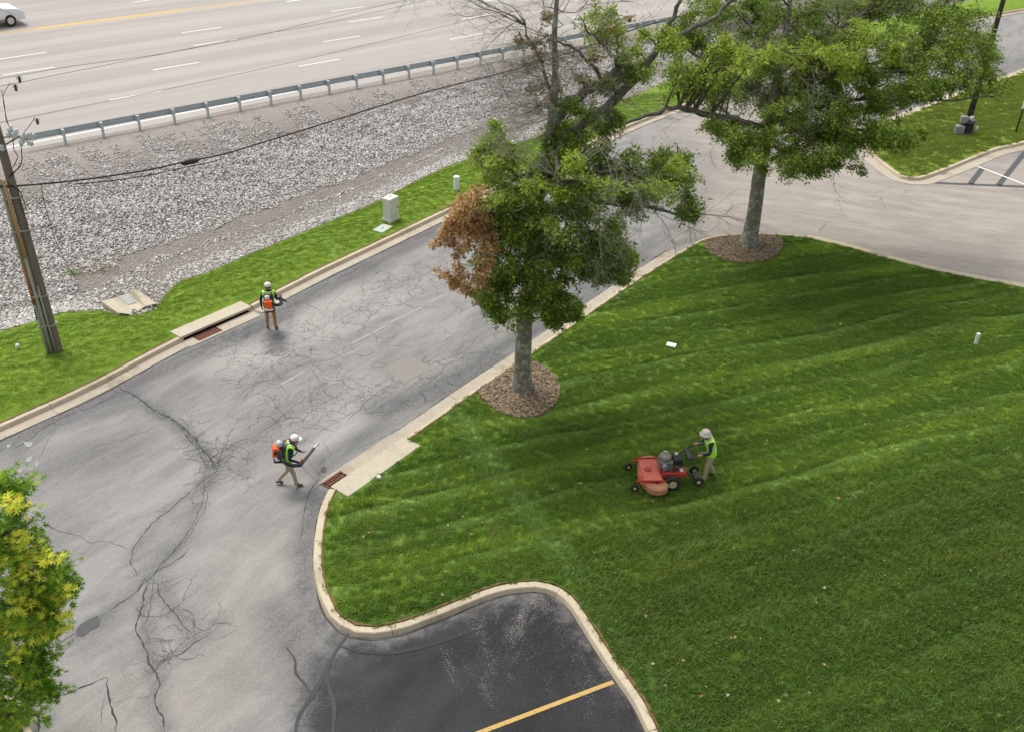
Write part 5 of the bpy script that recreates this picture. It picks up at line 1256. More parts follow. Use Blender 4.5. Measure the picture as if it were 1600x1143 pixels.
b = MB(); b.tube([(-.08, 0, 1.155), (-.05, .05, 1.18), (.05, .05, 1.18), (.08, 0, 1.155)], .015, 6); b.build('handle', M['boxgreen'], bx)
c = G(598, 358, .17)
b = MB(); b.box((0, 0, 0), (.80, .52, .10)); o = b.build('ground_vault', M['cover'], bevel=.02); o.location = c; o.rotation_euler = (0, 0, rzb+.1); tag(o, 'flat pale green vault cover in the grass in front of the telecom cabinet', 'vault cover')
b = MB(); b.box((.0, 0, .053), (.1, .04, .012)); b.build('handle_slot', M['dgrey'], o)
def pipe(p, r, h, label, lean=0, strap=True):
    o = empty('marker_pipe', p, 0, label, 'pipe')
    b = MB(); b.lathe([(r, -.1), (r, h-.03), (r*.97, h-.01)], 18); b.build('pipe', M['paint_white'], o, smooth=False)
    b = MB(); b.lathe([(r*1.08, h-.09), (r*1.10, h-.02), (r*1.0, h+.01), (r*.6, h+.015)], 18); b.build('cap', M['paint_white'], o); o.rotation_euler = (lean, 0, 0); return o
pipe(G(713, 301, .05), .14, .80, 'white pipe standing on the left verge near the brown dead leaves')
pipe(G(1524, 537, .17), .065, .42, 'short white vent pipe alone on the right side of the lawn')
b = MB(); b.box((0, 0, 0), (.34, .24, .07)); o = b.build('valve_lid', M['paint_white'], bevel=.02); o.location = G(1049, 539, .24); o.rotation_euler = (0.05, 0, -.35); tag(o, 'small white lid lying on the lawn below the bend in the kerb', 'valve lid')
b = MB(); b.box((0, 0, .02), (.15, .03, .012)); b.build('slot', M['lgrey'], o)

# lamp post
lp = G(1508, 207, .15); lam = empty('lamp_post', lp, 0, 'dark bronze lamp post with grey boxes at its foot on the grass island', 'lamp post')
b = MB(); b.lathe([(.36, -.1), (.36, .55), (.30, .62)], 20); b.build('base', M['black'], lam)
b = MB(); b.lathe([(.40, .0), (.44, .05), (.40, .12)], 20); b.build('base_ring', M['lamp_brown'], lam)
b = MB(); b.lathe([(.40, .60), (.46, .66), (.38, .74)], 20); b.build('collar', M['dgrey'], lam)
b = MB(); b.lathe([(.17, .7), (.16, 3), (.13, 7), (.10, 9.5)], 14); b.build('pole', M['lamp_brown'], lam, smooth=True)
b = MB(); b.tube([(0, 0, 9.3), (.9, 0, 9.6)], .05, 8); b.box((1.2, 0, 9.6), (.8, .35, .14)); b.build('lamp_head', M['lamp_brown'], lam)
for (x, y, z, s) in ((-.52, -.32, .25, .50), (-.34, -.2, .80, .42)):
    b = MB(); b.box((x, y, z), (s, s*.7, s)); b.build('electrical_box', M['grey'], lam, bevel=.05)
b = MB(); b.lathe([(.11, -.1), (.13, .05), (.08, .14)], 12, c=(.0, -.34, .92)); b.build('floodlight', M['lgrey'], lam, bevel=.01)
b = MB(); b.lathe([(.11, -.1), (.13, .05), (.08, .14)], 12, c=(.48, -.2, .30)); b.build('floodlight', M['lgrey'], lam, bevel=.01)
# sign at the right edge
sg = G(1587, 207, .15); si = empty('parking_sign', sg, R(18), 'small white sign on a black post at the right end of the grass island', 'sign')
b = MB(); b.box((0, 0, .85), (.07, .07, 1.9)); b.build('post', M['black'], si)
b = MB(); b.box((.08, -.05, 1.72), (.50, .02, .62)); b.build('sign_panel', M['sticker'], si, bevel=.005)
for k in range(6):
    b = MB(); b.box((.08, -.0625, 1.93-k*.075), (.34-.05*(k % 2), .003, .02)); b.build('text_line', M['lgrey'], si)

# ------------------------------------------------------------------ car
ca, cb = H(45, 40), H(0, 45)
cy = H(31, 40)[1]+.9; cx = H(34, 36)[0] - .2
car = empty('car', ho + hd*(cx-2.4) + hn*cy, HROT, 'white car cut off by the top left corner, driving along the far lanes', 'car'); car.scale = (1.12, 1.08, 1.16)
prof = [(-2.35, .35), (-2.4, .8), (-2.3, 1.05), (-1.95, 1.12), (-1.4, 1.60), (-.2, 1.66), (.55, 1.55), (1.15, 1.08), (2.1, .95), (2.38, .75), (2.4, .35)]
def extr(prof, w0, w1f, mats, name, mi=0):
    n = len(prof); V = []
    for s in (-1, 1):
        for x, z in prof: V.append((x, s*(w0 if z < 1.15 else w0*w1f), z))
    F = [tuple(range(n)), tuple(range(n, 2*n))[::-1]] + [(i, n+i, n+(i+1) % n, (i+1) % n) for i in range(n)]
    o = npmesh(name, V, F, mats, car); m = o.modifiers.new('b', 'BEVEL'); m.width = .06; m.segments = 3; m.limit_method = 'ANGLE'; m.angle_limit = R(25)
    bm = bmesh.new(); bm.from_mesh(o.data); bmesh.ops.recalc_face_normals(bm, faces=bm.faces); bm.to_mesh(o.data); bm.free(); return o
extr(prof, .93, .80, M['car_white'], 'body')
for s in (-1, 1):
    b = MB(); y = s*.835
    for q in ([(-1.72, 1.15), (-1.32, 1.52), (-.75, 1.55), (-.75, 1.15)], [(-.68, 1.15), (-.68, 1.55), (-.1, 1.56), (-.1, 1.15)], [(-.03, 1.15), (-.03, 1.56), (.48, 1.48), (.92, 1.15)]):
        vs = [(x, s*(.90-(z-1.1)*.30)+s*.012, z) for x, z in q]; b.add(vs, [(0,1,2,3) if s < 0 else (3,2,1,0)])
    b.build('side_window', M['car_glass'], car)
    b = MB(); b.box((2.28, s*.68, .72), (.14, .34, .14)); b.build('headlight', M['lamp_glass'], car, bevel=.03)
    b = MB(); b.box((0, s*.935, .38), (3.0, .03, .16)); b.build('sill', M['car_trim'], car)
b = MB(); b.add([(.60, -.68, 1.56), (1.16, -.82, 1.12), (1.16, .82, 1.12), (.60, .68, 1.56)], [(0,1,2,3)]); o = b.build('windscreen', M['car_glass'], car); o.location = (.02, 0, .03)
b = MB(); b.box((2.37, 0, .45), (.10, 1.7, .22)); b.build('bumper', M['car_trim'], car, bevel=.03)
for x in (-1.45, 1.5):
    for s in (-1, 1):
        b = MB(); b.lathe([(.22, -.11), (.33, -.1), (.34, 0), (.33, .1), (.22, .11)], 22, M=RY, c=(x, s*.86, .34)); wv = b.build('wheel', M['rubber'], car, smooth=False)
        b = MB(); b.lathe([(.20, -.12), (.21, .12)], 16, M=RY, c=(x, s*.865, .34)); b.build('rim', M['chrome'], wv)

# ------------------------------------------------------------------ people
def person(label, loc, face, J, style, h=1.0):
    """J: joints in local coords (x right, y forward, z up)"""
    root = empty('person', loc, math.atan2(face.y, face.x)-pi/2, label, 'person')
    V = []; Rr = []; E = []; reg = []
    def add(p, r, par=None, rg='shirt'):
        V.append(Vector(p)*h); Rr.append(r*h)
        if par is not None: E.append((par, len(V)-1)); reg.append(rg)
        return len(V)-1
    pel = add(J['pelvis'], .135); 
    sp = add(J['spine'], .13, pel, 'shirt'); ch = add(J['chest'], .15, sp, 'shirt'); nk = add(J['neck'], .055, ch, 'shirt')
    h0 = add(J['head']-Vector((0, -.0, .05)), .08, nk, 'skin'); h1 = add(J['head']+Vector((0, 0, .06)), .095, h0, 'skin')
    fd = J['facedir'].normalized()
    add(J['head']+fd*.105-Vector((0, 0, .01)), .018, h0, 'skin')
    sd = fd.cross(Vector((0, 0, 1))).normalized()
    for s in (-1, 1): add(J['head']+sd*s*.10, .018, h0, 'skin')
    for s, n_ in ((-1, 'L'), (1, 'R')):
        sh = add(J['sh'+n_], .07, ch, 'shirt'); el = add(J['el'+n_], .048, sh, 'sleeve'); wr = add(J['wr'+n_], .033, el, 'sleeve')
        hd_ = J['hd'+n_]                       # hand direction
        hd_ = hd_.normalized(); pl = J['wr'+n_] + hd_*.08; pm = add(pl, .034, wr, 'skin')
        side = J['pn'+n_].normalized(); cur = hd_.cross(side).normalized()*J.get('curl'+n_, 1)
        for k, (o_, ln) in enumerate(((-.03, .07), (-.01, .08), (.01, .075), (.03, .06))):
            a = pl + side*o_ + hd_*.02; f1 = add(a, .011, pm, 'skin'); f2 = add(a + hd_*ln*.5 + cur*.015, .010, f1, 'skin'); add(a + hd_*ln*.6 + cur*.05, .009, f2, 'skin')
        a = pl - side*.035 - hd_*.02; f1 = add(a, .012, pm, 'skin'); add(a - side*.02 + hd_*.04 + cur*.03, .010, f1, 'skin')
        hp = add(J['hp'+n_], .10, pel, 'pants'); kn = add(J['kn'+n_], .068, hp, 'pants'); an = add(J['an'+n_], .052, kn, 'pants')
        t = J['toe'+n_]; add(t*.5 + J['an'+n_]*.5 - Vector((0, 0, .035)), .045, an, 'boot'); add(t, .04, len(V)-1, 'boot')
        he = J['an'+n_]-(t-J['an'+n_]).normalized()*.05; he.z = t.z+.01; add(he, .04, an, 'boot')
    me = bpy.data.meshes.new('body'); me.from_pydata([tuple(v) for v in V], E, []); o = bpy.data.objects.new('body', me); COL.objects.link(o)
    md = o.modifiers.new('skin', 'SKIN'); md.use_smooth_shade = True; sk = me.skin_vertices[0].data if me.skin_vertices else None
    if sk is None:
        bm = bmesh.new(); bm.from_mesh(me); lay = bm.verts.layers.skin.verify(); bm.to_mesh(me); bm.free(); sk = me.skin_vertices[0].data
    for i, r in enumerate(Rr): sk[i].radius = (r, r); sk[i].use_root = (i == 0)
    sk[ch].radius = (.165*h, .115*h); sk[sp].radius = (.145*h, .11*h); sk[pel].radius = (.15*h, .12*h)
    ss = o.modifiers.new('sub', 'SUBSURF'); ss.levels = 2; ss.render_levels = 2
    dg = bpy.context.evaluated_depsgraph_get(); dg.update(); me2 = bpy.data.meshes.new_from_object(o.evaluated_get(dg))
    bpy.data.objects.remove(o)
    ms = [M[style[k]] for k in ('shirt', 'sleeve', 'skin', 'pants', 'boot')]; idx = {'shirt': 0, 'sleeve': 1, 'skin': 2, 'pants': 3, 'boot': 4}
    me2.materials.clear(); [me2.materials.append(m) for m in ms]
    VA = np.array([list(v) for v in V]); EA = np.array(E)
    C_ = np.array([list(p.center) for p in me2.polygons]); a = VA[EA[:, 0]]; bb = VA[EA[:, 1]]; ab = bb-a
    t = np.clip(((C_[:, None]-a[None])*ab[None]).sum(2)/((ab**2).sum(1)[None]+1e-9), 0, 1)
    D_ = np.linalg.norm(C_[:, None]-(a[None]+t[..., None]*ab[None]), axis=2) / np.array([max(Rr[e[0]]*.5+Rr[e[1]]*.5, .02) for e in E])[None]**.5
    me2.polygons.foreach_set('material_index', np.array([idx[reg[k]] for k in D_.argmin(1)], dtype=np.int32)); me2.polygons.foreach_set('use_smooth', np.ones(len(me2.polygons), bool))
    o = bpy.data.objects.new('body', me2); link(o, root)
    # vest: shell over the torso taken from the body surface
    bm = bmesh.new(); bm.from_mesh(me2); bm.normal_update()
    lo = J['pelvis'].z*h - .02; sel = []
    ax0 = J['pelvis']*h; ax1 = J['neck']*h
    for f in bm.faces:
        c = f.calc_center_median(); axis = ax1-ax0; tt = (c-ax0).dot(axis)/axis.length_squared; dd = (c-(ax0+axis*tt)).length
        if not (style.get('vest') and -.12 < tt < .99 and dd < .215 and f.material_index in (0, 3)): sel.append(f)
    bmesh.ops.delete(bm, geom=sel, context='FACES')
    if len(bm.faces):
        for v in bm.verts: v.co += v.normal*.016
        mv = bpy.data.meshes.new('vest'); 
        for f in bm.faces:
            c = f.calc_center_median(); tt = (c-ax0).dot(ax1-ax0)/(ax1-ax0).length_squared; lat = c.x
            f.material_index = 1 if (.28 < tt < .38 or (abs(abs(lat)-.10) < .028 and tt > .38)) else 0
        bm.to_mesh(mv); mv.materials.append(M['lime']); mv.materials.append(M['silver']); mv.polygons.foreach_set('use_smooth', np.ones(len(mv.polygons), bool))
        ov = bpy.data.objects.new('vest', mv); link(ov, root); m = ov.modifiers.new('s', 'SOLIDIFY'); m.thickness = .01; m.offset = 1
    bm.free()
    # cap
    hc = (J['head']+Vector((0, 0, .065)))*h
    if style['hat'] == 'cap':
        b = MB(); b.lathe([(.118, -.02), (.122, .02), (.112, .065), (.075, .10), (.02, .117)], 18, c=hc); cp = b.build('cap', M['cap'], root, smooth=True)
        f2 = Vector((fd.x, fd.y, 0)).normalized(); s2 = Vector((-f2.y, f2.x, 0)); pts_ = []
        for k in range(9):
            a = -1.1+2.2*k/8; pts_.append(hc + f2*.112*cos(a) + s2*.112*sin(a) + Vector((0, 0, -.01)))
        for k in range(9):
            a = -1.1+2.2*k/8; pts_.append(hc + f2*(.10+.10*cos(a*.9)) + s2*.105*sin(a) + Vector((0, 0, -.03)))
        b = MB(); b.add(pts_, [(i, i+1, 10+i, 9+i) for i in range(8)]); ob = b.build('cap_brim', M['cap'], root); m = ob.modifiers.new('s', 'SOLIDIFY'); m.thickness = .008
    else:
        b = MB(); b.lathe([(.175, -.05), (.18, -.04), (.135, -.01), (.125, .03), (.115, .075), (.07, .105), (.02, .115)], 22, c=hc); b.build('sun_hat', M['hat'], root, smooth=True)
        b = MB(); b.box(J['head']*h - fd*.08 - Vector((0, 0, .07)), (.2, .03, .16)); b.build('neck_flap', M['hat'], root, bevel=.012)
    b = MB(); hcx = J['head']*h; b.lathe([(.05, -.06), (.098, -.02), (.104, .03), (.09, .07)], 14, c=hcx-fd*.012+Vector((0, 0, .02))); b.build('hair', M['hair'], root, smooth=True)
    for s in (-1, 1):
        b = MB(); b.lathe([(.002, -.01), (.01, 0), (.002, .01)], 8, c=hcx+fd*.093+sd*s*.032+Vector((0, 0, .012))); b.build('eye', M['black'], root)
    b = MB(); b.box(hcx+fd*.092-Vector((0, 0, .05)), (.04, .02, .008)); b.build('mouth', M['rope'], root)
    return root
def V3(*a): return Vector(a)
def standJ():
    J = dict(pelvis=V3(0,0,.96), spine=V3(0,0,1.14), chest=V3(0,0,1.34), neck=V3(0,.01,1.50), head=V3(0,.03,1.62), facedir=V3(0,1,-.1))
    for s, n_ in ((-1, 'L'), (1, 'R')):
        J['sh'+n_] = V3(s*.19,0,1.42); J['el'+n_] = V3(s*.25,-.02,1.14); J['wr'+n_] = V3(s*.26,.08,.90); J['hd'+n_] = V3(0,.2,-1); J['pn'+n_] = V3(0,1,.2)
        J['hp'+n_] = V3(s*.10,0,.90); J['kn'+n_] = V3(s*.12,.02,.50); J['an'+n_] = V3(s*.13,0,.10); J['toe'+n_] = V3(s*.15,.17,.04)
    return J
# backpack blower (local frame of its wearer)
def blower(label, loc, face, handp, tip, mirror=1, lean=0.0):
    if lean: f_ = lambda q: Matrix.Rotation(lean, 3, 'X') @ (Vector(q) + Vector((0, lean*.45, 0))); handp, tip = f_(handp), f_(tip)
    root = empty('leaf_blower', loc, math.atan2(face.y, face.x)-pi/2, label, 'leaf blower', 'backpack leaf blowers'); root.rotation_euler.x = -lean; root.location = Vector(loc) - Vector(face).normalized()*lean*.45
    b = MB(); b.box((0, -.18, 1.22), (.34, .05, .52)); b.build('frame', M['dgrey'], root, bevel=.02)
    b = MB(); b.lathe([(.06, 0), (.17, .02), (.19, .06), (.19, .15), (.10, .18)], 20, M=Matrix.Rotation(pi/2, 3, 'X'), c=(0, -.19, 1.14)); b.build('fan_housing', M['dgrey'], root, smooth=False)
    b = MB(); b.box((0, -.40, 1.24), (.26, .18, .24)); b.build('engine_cover', M['orange'], root, bevel=.035, seg=3)
    b = MB(); b.box((.02, -.41, 1.10), (.16, .16, .08)); b.build('shroud', M['orange'], root, bevel=.02)
    b = MB(); b.lathe([(.03, -.14), (.07, -.12), (.075, 0), (.07, .12), (.03, .14)], 14, M=RX, c=(0, -.34, .98)); b.build('fuel_tank', M['paint_white'], root, smooth=True)
    b = MB(); b.box((0, -.30, .92), (.34, .28, .05)); b.build('base_plate', M['black'], root, bevel=.02)
    b = MB(); b.lathe([(.05, -.09), (.085, -.08), (.09, .06), (.05, .08)], 14, M=RX, c=(-.02, -.32, 1.43)); b.build('air_filter', M['lgrey'], root, smooth=True)
    b = MB(); b.box((.17, -.42, 1.26), (.07, .09, .12)); b.build('muffler', M['black'], root, bevel=.01)
    for s in (-1, 1):
        b = MB(); b.tube(spl([(s*.11, -.17, 1.42), (s*.115, -.10, 1.52), (s*.12, .04, 1.515), (s*.13, .155, 1.40), (s*.14, .15, 1.22), (s*.16, -.04, 1.06), (s*.14, -.17, 1.04)], .06), .016, 6); b.build('shoulder_strap', M['rope' if s < 0 else 'black'], root, smooth=True)
    m = mirror
    a = Vector((m*.20, -.24, 1.10)); hp = Vector(handp); tp = Vector(tip); mid = a.lerp(hp, .5) + Vector((m*.13, 0, -.06))
    b = MB(); P = spl([a, Vector((m*.33, -.18, 1.06)), mid, hp+(hp-tp).normalized()*.12], .035); b.tube(P, [.052+.006*(i % 2) for i in range(len(P))], 12); b.build('flexible_hose', M['black'], root)
    q = hp.lerp(tp, .72); b = MB(); b.tube([hp+(hp-tp).normalized()*.13, hp, hp.lerp(tp, .4), q], [.052, .048, .046, .044], 14); b.build('blower_tube', M['dgrey'], root, smooth=True)
    b = MB(); b.tube([q, tp], [.046, .036], 14); b.build('nozzle', M['lgrey'], root, smooth=True)
    b = MB(); b.box(hp+Vector((0, 0, .095)), (.035, .05, .13)); b.build('throttle_handle', M['rope'], root, bevel=.01)
    return root

# worker 1: back to camera on the road by the verge
p1 = G(425, 514, .0); f1 = Vector((-.18, 1, 0))
J = standJ(); J['elL'] = V3(-.28,-.03,1.14); J['wrL'] = V3(-.27,.02,.89); J['elR'] = V3(.27,-.02,1.16); J['wrR'] = V3(.34,.25,1.08); J['hdR'] = V3(.15,1,-.05); J['pnR'] = V3(0,.1,1)
J['anL'] = V3(-.14,.05,.10); J['toeL'] = V3(-.17,.22,.04); J['knL'] = V3(-.13,.05,.51); J['anR'] = V3(.14,-.06,.10); J['toeR'] = V3(.18,.10,.04); J['facedir'] = V3(-.1,1,-.25)
person('worker seen from behind in white cap and tan trousers beside the left kerb', p1, f1, J, dict(shirt='navy', sleeve='navy', skin='skin', pants='brownpant', boot='bootd', vest=True, hat='cap'), 1.03)
blower('orange backpack blower on the worker standing beside the left kerb', p1, f1, (.36,.34,1.05), (.55,1.15,.45))
# worker 2: striding to the right
p2 = G(452, 757, 0); f2 = Vector((1, .32, 0))
J = standJ()
for k in ('pelvis',): J[k] += V3(0,.0,-.03)
J['spine'] = V3(0,.04,1.10); J['chest'] = V3(0,.13,1.28); J['neck'] = V3(0,.20,1.43); J['head'] = V3(0,.27,1.53); J['facedir'] = V3(.1,1,-.5)
J['shL'] = V3(-.19,.15,1.36); J['shR'] = V3(.19,.13,1.36); J['elL'] = V3(-.26,.22,1.10); J['wrL'] = V3(-.12,.42,1.02); J['hdL'] = V3(.3,1,0)
J['elR'] = V3(.27,.06,1.08); J['wrR'] = V3(.30,.30,.98); J['hdR'] = V3(0,1,-.05); J['pnR'] = V3(0,.1,1)
J['hpL'] = V3(-.10,0,.87); J['hpR'] = V3(.10,0,.87); J['knR'] = V3(.11,.14,.48); J['anR'] = V3(.12,.20,.10); J['toeR'] = V3(.13,.38,.04)
J['knL'] = V3(-.11,.02,.47); J['anL'] = V3(-.12,-.30,.14); J['toeL'] = V3(-.13,-.15,.04)
person('worker walking with lime vest and pale khaki trousers on the cracked road', p2, f2, J, dict(shirt='navy', sleeve='navy', skin='skin', pants='khaki', boot='boot', vest=True, hat='cap'), 1.0)
lt = Matrix.Rotation(-(math.atan2(f2.y, f2.x)-pi/2), 3, 'Z') @ (G(497, 692, .42) - p2)
bl = blower('orange backpack blower on the worker walking near the slotted grate', p2, f2, (.31,.38,.93), lt, lean=.16)
# operator and mower
hdg = Vector((-1, -.10, 0)).normalized(); p3 = G(1106, 747, .22)
J = standJ()
J['spine'] = V3(0,.06,1.12); J['chest'] = V3(0,.15,1.30); J['neck'] = V3(0,.22,1.44); J['head'] = V3(0,.29,1.54); J['facedir'] = V3(0,1,-.65)
for s, n_ in ((-1, 'L'), (1, 'R')):
    J['sh'+n_] = V3(s*.20,.16,1.38); J['el'+n_] = V3(s*.31,.18,1.12); J['wr'+n_] = V3(s*.27,.36,1.04); J['hd'+n_] = V3(0,1,.05); J['pn'+n_] = V3(1,0,0)
J['knL'] = V3(-.12,.13,.50); J['anL'] = V3(-.13,.16,.10); J['toeL'] = V3(-.14,.33,.04); J['anR'] = V3(.12,-.20,.12); J['toeR'] = V3(.13,-.04,.04); J['knR'] = V3(.12,.02,.50)
person('mower operator in lime vest and cream sun hat on the lawn', p3, hdg, J, dict(shirt='navy', sleeve='navy', skin='skin', pants='khaki', boot='bootd', vest=True, hat='hat'), 1.02)
mp = p3 + hdg*1.72; mp.z = .20
mw = empty('lawn_mower', mp, math.atan2(hdg.y, hdg.x)-pi/2, 'red walk-behind mower with dusty deck on the lawn', 'lawn mower')
# deck shell with rounded ends
b = MB(); pr = [(-.52,-.22),(-.62,.0),(-.52,.26),(-.1,.34),(.1,.34),(.52,.26),(.62,.0),(.52,-.22),(.2,-.30),(-.2,-.30)]
n = len(pr); b.add([(x, y, .09) for x, y in pr]+[(x, y, .27) for x, y in pr]+[(x*.97, y*.95, .30) for x, y in pr], [tuple(range(2*n, 3*n))[::-1]]+[(i, (i+1) % n, n+(i+1) % n, n+i) for i in range(n)]+[(n+i, n+(i+1) % n, 2*n+(i+1) % n, 2*n+i) for i in range(n)])
dk = b.build('deck', M['redface'], mw)
bm = bmesh.new(); bm.from_mesh(dk.data); bmesh.ops.recalc_face_normals(bm, faces=bm.faces); bm.to_mesh(dk.data); bm.free()
b = MB(); b.box((0, .02, .345), (1.04, .50, .03)); b.build('deck_cover', M['redface'], mw, bevel=.012)
for s in (-1, 1):
    b = MB(); b.box((s*.53, .03, .372), (.022, .66, .055)); b.build('cover_lip', M['red'], mw, bevel=.008)
    b = MB(); b.lathe([(.31, .10), (.31, .25), (.26, .285), (.06, .30)], 26, c=(s*.52, -.08, 0)); lb = b.build('blade_housing', M['tan_deck'], mw)
    b = MB(); b.box((s*.54, -.08, .305), (.14, .03, .02)); b.build('spindle_plate', M['red'], mw)
    b = MB(); b.tube([(s*.47, .26, .33), (s*.49, .50, .34)], .022, 6); b.build('caster_arm', M['red'], mw)
    b = MB(); b.lathe([(.05, -.045), (.105, -.035), (.11, 0), (.105, .035), (.05, .045)], 16, M=RX, c=(s*.49, .52, .12)); wv = b.build('caster_wheel', M['rubber'], mw)
    b = MB(); b.lathe([(.045, -.05), (.05, .05)], 12, M=RX, c=(s*.49, .52, .12)); b.build('rim', M['tan_rim'], wv)
    b = MB(); b.tube([(s*.49, .50, .34), (s*.49+.06, .51, .26), (s*.49+.06, .52, .12)], .014, 5); b.build('caster_fork', M['dgrey'], mw)
    b = MB(); b.lathe([(.10, -.08), (.20, -.075), (.215, -.03), (.215, .03), (.20, .075), (.10, .08)], 24, M=RX, c=(s*.44, -.52, .215)); wv = b.build('drive_wheel', M['rubber'], mw)
    b = MB(); b.lathe([(.11, -.085), (.115, 0), (.11, .085)], 18, M=RX, c=(s*.445, -.52, .215)); b.build('rim', M['tan_rim'], wv)
    b = MB(); b.tube(spl([(s*.24, -.62, .50), (s*.26, -.90, .80), (s*.27, -1.15, .98), (s*.27, -1.46, 1.03)], .08), .019, 8); b.build('handle_bar', M['black'], mw, smooth=True)
    b = MB(); b.tube([(s*.27, -1.24, 1.02), (s*.27, -1.48, 1.035)], .026, 8); b.build('grip', M['dgrey'], mw)
    b = MB(); b.tube([(s*.22, -1.22, 1.07), (s*.24, -1.40, 1.09)], .009, 5); b.build('brake_lever', M['lgrey'], mw)
b = MB(); b.box((0, -.50, .36), (.60, .44, .16)); b.build('chassis', M['red'], mw, bevel=.02)
b = MB(); b.box((-.16, -.80, .38), (.30, .26, .14)); b.build('rear_cover', M['red'], mw, bevel=.02)
mw.scale = (1.0, 1.05, 1.05)
b = MB(); b.box((-.16, -.80, .455), (.16, .08, .006)); b.build('decal', M['sticker'], mw)
en = MB(); en.box((.02, -.36, .56), (.34, .34, .26)); en = en.build('engine', M['engine'], mw, bevel=.03)
b = MB(); b.lathe([(.15, 0), (.16, .05), (.14, .10), (.05, .12)], 20, c=(.02, -.34, .69)); b.build('fan_shroud', M['engine'], en)
b = MB(); b.lathe([(.07, -.08), (.075, .08)], 14, M=RX, c=(.20, -.40, .66)); b.build('air_filter', M['tan_rim'], en)
b = MB(); b.lathe([(.06, -.10), (.065, .10)], 14, M=RX, c=(-.16, -.30, .60)); b.build('muffler', M['grey'], en)
for k in range(5):
    b = MB(); b.box((-.17, -.48+k*.045, .50), (.06, .012, .14)); b.build('cooling_fin', M['grey'], en)
en.scale = (1.18, 1.12, 1.1); en.location = (0, .03, -.03)
b = MB(); b.tube(spl([(.12, -.20, .62), (.26, -.30, .70), (.24, -.50, .60), (.10, -.60, .50)], .06), .02, 6); b.build('hose', M['black'], mw)
b = MB(); b.tube([(-.3, -.30, .36), (-.24, -.62, .46), (.24, -.62, .46), (.3, -.30, .36)], .02, 6); b.build('engine_guard', M['dgrey'], mw)
b = MB(); b.lathe([(.09, 0), (.10, .02), (.09, .04)], 16, c=(0, .10, .365)); b.build('pulley_cover', M['red'], mw)
b = MB(); b.box((0, -.68, .72), (.40, .26, .20)); b.build('fuel_tank', M['black'], mw, bevel=.05, seg=3)
b = MB(); b.lathe([(.05, 0), (.05, .04)], 12, c=(.08, -.66, .82)); b.build('fuel_cap', M['lgrey'], mw)
b = MB(); b.box((0, -.98, .88), (.50, .14, .07), rot=Matrix.Rotation(.5, 3, 'X')); b.build('control_panel', M['dgrey'], mw, bevel=.015)
b = MB(); b.tube([(-.27, -1.16, .985), (.27, -1.16, .985)], .016, 6); b.tube([(-.26, -.92, .82), (.26, -.92, .82)], .016, 6); b.build('cross_tube', M['black'], mw)
# sulky wheels trailing at the operator's shins
sk = empty('mower_sulky', p3 + hdg*.36 + Vector((0, 0, -.02)), math.atan2(hdg.y, hdg.x)-pi/2, 'small wheeled stand-on sulky behind the mower at the operator\'s feet', 'mower sulky')
b = MB(); b.box((0, -.02, .12), (.40, .20, .03)); b.build('platform', M['dgrey'], sk, bevel=.008)
b = MB(); b.tube([(0, .05, .14), (0, .40, .25), (0, .62, .34)], .02, 6); b.build('tow_bar', M['dgrey'], sk)
for s in (-1, 1):
    b = MB(); b.lathe([(.06, -.05), (.13, -.04), (.14, 0), (.13, .04), (.06, .05)], 18, M=RX, c=(s*.27, 0, .14)); wv = b.build('wheel', M['rubber'], sk)
    b = MB(); b.lathe([(.06, -.055), (.065, .055)], 12, M=RX, c=(s*.27, 0, .14)); b.build('rim', M['tan_rim'], wv)

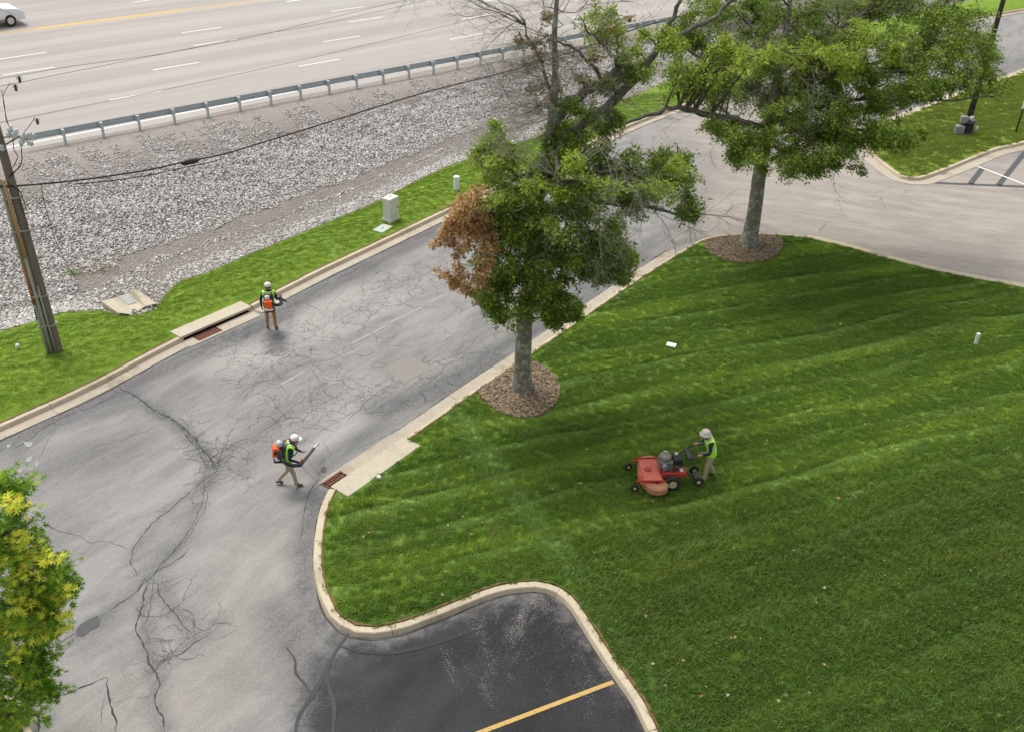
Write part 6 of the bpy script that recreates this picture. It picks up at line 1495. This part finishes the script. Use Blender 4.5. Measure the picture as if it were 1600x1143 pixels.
# ------------------------------------------------------------------ fallen leaves and litter
Lv = Leaves()
fx = [(1279,941),(1290,939),(1318,872),(1384,873),(1292,920),(1382,898),(1518,892),(1140,1082),(1177,965),(1147,998),(1036,963),(1009,963),(930,863),(1016,1036),(1266,1083),(1230,1082),(1095,1085),(1305,1062),(1290,1038),(1067,1033),(1536,788),(1594,767),(1307,830),(1309,778),(905,755),(898,790),(868,763),(1241,859),(756,815),(723,805),(568,835),(577,833),(1000,631),(917,703),(1200,687),(1066,604),(1070,605),(975,803),(1004,1102),(1216,1098),(1261,583),(1240,464),(1252,460),(1225,470),(1300,450),(1310,505),(1341,473),(1500,475),(1468,520),(1480,610),(532,778),(700,818),(690,1000),(694,928),(605,740),(1180,880),(1150,855),(1060,820),(1400,700),(1350,660)]
for x, y in fx + [(rng.uniform(600, 1590), rng.uniform(480, 1140)) for _ in range(170)]:
    p = G(x, y, .25); 
    if not inpoly([(q.x, q.y) for q in lawn_out], np.array([[p.x, p.y]]))[0]: continue
    for _ in range(1 if rng.uniform() < .8 else 2): Lv.add(p+Vector((rng.uniform(-.03, .03), rng.uniform(-.03, .03), 0)), (rng.normal(), rng.normal(), .2), (rng.uniform(.07, .13) if (x, y) in fx else rng.uniform(.03, .06)))
for (x, y, z, nn, sp, mt, lab) in ((568, 787, .2, 160, .14, 'leaf', 'dark weed tuft in the lawn below the corner inlet slab'), (116, 430, -.9, 150, .16, 'leaf_g', 'green weed clump among the rocks beside the loose cable'), (152, 424, -.95, 300, .34, 'leaf_o', 'olive weed patch spread among the ditch stones beyond the loose cable')):
    W_ = Leaves(); g0 = G(x, y, z); e_ = empty('weed_clump', g0, 0, lab, 'weeds')
    for _ in range(nn): W_.add(Vector((rng.normal()*sp*1.6, rng.normal()*sp*.6, abs(rng.normal())*.08+.03)), (rng.normal(), rng.normal(), 1.0), rng.uniform(.05, .1))
    W_.build('leaves', M[mt], e_, 'tri', 0)
o = Lv.build('fallen_leaves', M['fallen'], None, 'star', 0)
rk = rocks(np.array([list(G(592, 745, .22)), list(G(27, 540, .2)), list(G(254, 510, .2))]), np.array([.12, .11, .06]))
for k, (lab, px, s) in enumerate((('pale stone lying on the lawn beside the corner inlet slab', (592, 745, .20), .11), ('pale stone lying on the left verge short of the utility pole', (27, 540, .12), .11))):
    V, F = rocks(np.zeros((1, 3)), np.array([s])); o = npmesh('loose_stone', V, F, M['rock'], attrs={'rnd': ('FACE', np.full(20, .9))}); o.location = G(*px); tag(o, lab, 'stone')
